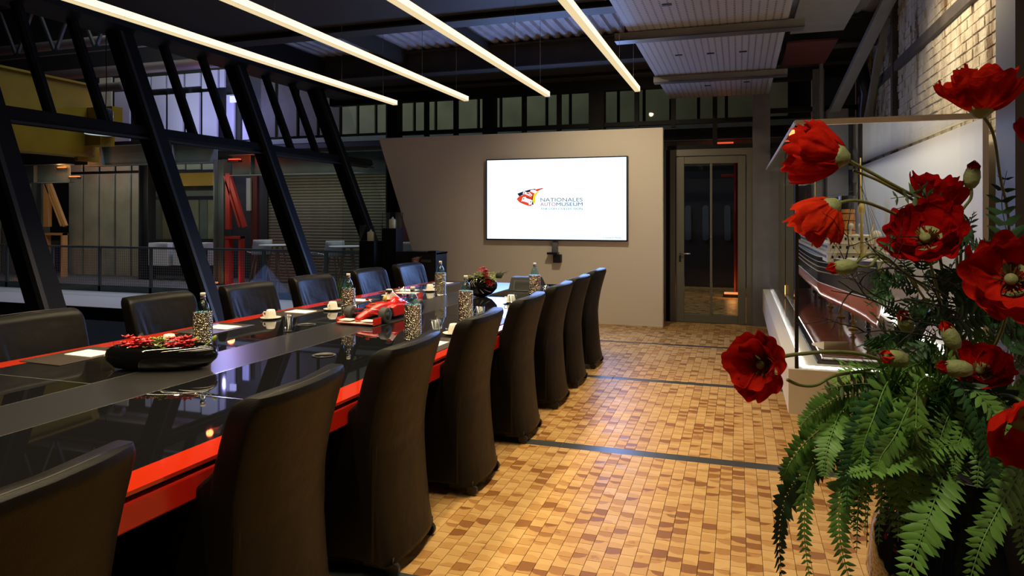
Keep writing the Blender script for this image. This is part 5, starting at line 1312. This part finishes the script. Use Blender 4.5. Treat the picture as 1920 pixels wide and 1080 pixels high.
F([(1700, 800, 1.68), (1630, 850, 1.56), (1580, 920, 1.5), (1575, 1010, 1.46), (1600, 1110, 1.46)], lw=.05, n=34, seed=4)
F([(1780, 800, 1.62), (1770, 880, 1.5), (1745, 960, 1.42), (1720, 1030, 1.40), (1690, 1110, 1.38)], lw=.062, n=26, seed=5)
F([(1850, 820, 1.6), (1895, 860, 1.5), (1910, 950, 1.45), (1925, 1060, 1.42)], lw=.055, n=28, seed=6)
F([(1930, 850, 1.5), (1880, 940, 1.42), (1840, 1020, 1.38), (1812, 1110, 1.36)], lw=.05, n=24, seed=7)
F([(1790, 790, 1.6), (1730, 840, 1.48), (1660, 870, 1.42), (1590, 890, 1.40)], lw=.05, n=30, seed=8)
F([(1800, 780, 1.65), (1840, 800, 1.55), (1790, 830, 1.5), (1720, 850, 1.45)], lw=.045, n=24, seed=9)
F([(1780, 770, 1.7), (1680, 740, 1.62), (1590, 740, 1.56), (1530, 770, 1.52), (1500, 800, 1.5)], lw=.05, n=34, seed=10)
F([(1760, 740, 1.75), (1680, 700, 1.68), (1610, 695, 1.6), (1560, 720, 1.55)], lw=.05, n=28, seed=11)
F([(1740, 820, 1.58), (1680, 820, 1.5), (1620, 850, 1.46), (1570, 900, 1.44)], lw=.045, n=28, seed=12, fat=.5)
rd = random.Random(12)
for k in range(48):
    a = rd.uniform(-.4, 1.15) * PI; R_ = rd.uniform(.7, 1.15)
    u0, v0 = 1745 + rd.uniform(-40, 60), 790 + rd.uniform(-30, 30); dx = math.cos(a) * 190 * R_; up = rd.uniform(20, 70)
    if dx > 130: dx = 130
    v3 = 900 + rd.uniform(-90, 150); t = rd.uniform(1.42, 1.72)
    F([(u0, v0, 1.72), (u0 - dx * .4, v0 - up, t + .06), (u0 - dx * .8, v0 + 20, t), (u0 - dx, (v0 + v3) / 2 + 10, t - .02), (u0 - dx * 1.05, v3, t - .03)], lw=rd.uniform(.036, .052), n=30, seed=40 + k, m=rd.choice(['greenleaf', 'greenleaf', 'greendark']), fat=rd.uniform(.5, .72))
# lobed poppy leaves and eucalyptus sprays
def spray(pts, m, lw, n, seed, fat=.5): F(pts, lw=lw, m=m, n=n, seed=seed, nm='leaf_spray', droop=.1, fat=fat)
spray([(1895, 530, 1.66), (1890, 450, 1.68), (1878, 380, 1.7), (1888, 320, 1.72)], 'greendark', .058, 9, 71, .55)
spray([(1880, 560, 1.7), (1868, 490, 1.7), (1850, 450, 1.7)], 'greendark', .045, 7, 72, .5)
spray([(1790, 420, 1.72), (1745, 380, 1.7), (1722, 345, 1.68)], 'greendark', .045, 5, 73, .5)
spray([(1770, 395, 1.71), (1720, 370, 1.69), (1670, 372, 1.67)], 'greengrey', .045, 6, 74, .55)
spray([(1730, 440, 1.7), (1690, 446, 1.68), (1650, 470, 1.66), (1640, 490, 1.66)], 'greendark', .036, 6, 75, .5)
spray([(1700, 720, 1.6), (1640, 690, 1.52), (1600, 685, 1.48), (1560, 672, 1.46)], 'greenleaf', .055, 7, 76, .5)
spray([(1700, 730, 1.6), (1620, 720, 1.5), (1540, 730, 1.46)], 'greengrey', .05, 7, 77, .5)
for k in range(70):
    u = rd.uniform(1690, 1925); v = rd.uniform(470, 790); t = rd.uniform(1.7, 1.95); L = rd.uniform(40, 75); a = rd.uniform(0, 2 * PI)
    if u < 1760 and v < 640: L *= .6
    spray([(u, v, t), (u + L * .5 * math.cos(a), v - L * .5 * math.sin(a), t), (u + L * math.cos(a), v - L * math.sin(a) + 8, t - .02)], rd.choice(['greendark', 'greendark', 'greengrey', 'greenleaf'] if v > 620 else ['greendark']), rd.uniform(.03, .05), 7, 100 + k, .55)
for k in range(44):
    u = rd.uniform(1650, 1800); v = rd.uniform(525, 760); t = rd.uniform(1.62, 1.8); L = rd.uniform(35, 60); a = rd.uniform(.6, 1.3) * PI
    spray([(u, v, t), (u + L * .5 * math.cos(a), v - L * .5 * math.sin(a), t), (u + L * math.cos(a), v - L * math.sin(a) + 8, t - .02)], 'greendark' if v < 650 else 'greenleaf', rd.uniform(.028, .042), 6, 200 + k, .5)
for k in range(46):
    u = rd.uniform(1650, 1900); v = rd.uniform(400, 640); t = rd.uniform(1.74, 1.9); L = rd.uniform(38, 62); a = rd.uniform(.3, 1.2) * PI
    if v < 480 and u < 1700: continue
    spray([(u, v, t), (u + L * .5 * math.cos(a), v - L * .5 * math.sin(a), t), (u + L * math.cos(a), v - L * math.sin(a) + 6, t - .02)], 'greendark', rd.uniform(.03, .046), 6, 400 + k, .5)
for k in range(12):
    u0 = rd.uniform(1560, 1860); F([(u0 + 60, 770, 1.7), (u0 + 20, 770 + rd.uniform(-30, 10), 1.58), (u0 - 10, 830, 1.5), (u0 - 20, 880 + rd.uniform(0, 70), 1.47)], lw=rd.uniform(.036, .05), n=28, seed=500 + k, fat=.6)
# dark curly twigs
def twig(p, a, L, t, depth=0, r=.0028):
    pts = [(p[0], p[1], t)]; aa = a; u, v = p
    for k in range(7):
        aa += rd.gauss(0, .22); u += math.cos(aa) * L / 7; v -= math.sin(aa) * L / 7; t -= rd.uniform(-.008, .02); pts.append((u, v, t))
        if depth < 2 and rd.random() < .30: twig((u, v), aa + rd.choice((-1, 1)) * rd.uniform(.5, 1.1), L * rd.uniform(.35, .6), t, depth + 1, r * .7)
    TW.append(([loc(*q) for q in pts], r))
for p, a, L in (((1800, 590), 2.9, 240), ((1800, 600), 3.05, 250), ((1790, 620), 3.15, 240), ((1780, 560), 2.8, 190), ((1800, 540), 2.75, 210), ((1790, 640), 3.4, 200), ((1810, 520), 2.6, 180)):
    TW = []; twig(p, a, L, rd.uniform(1.55, 1.72)); mm = MB()
    for pts, r in TW: mm.tube(pts, r, 5, r * .35)
    mm.build('curly_twig', M['twig'], fa, True)
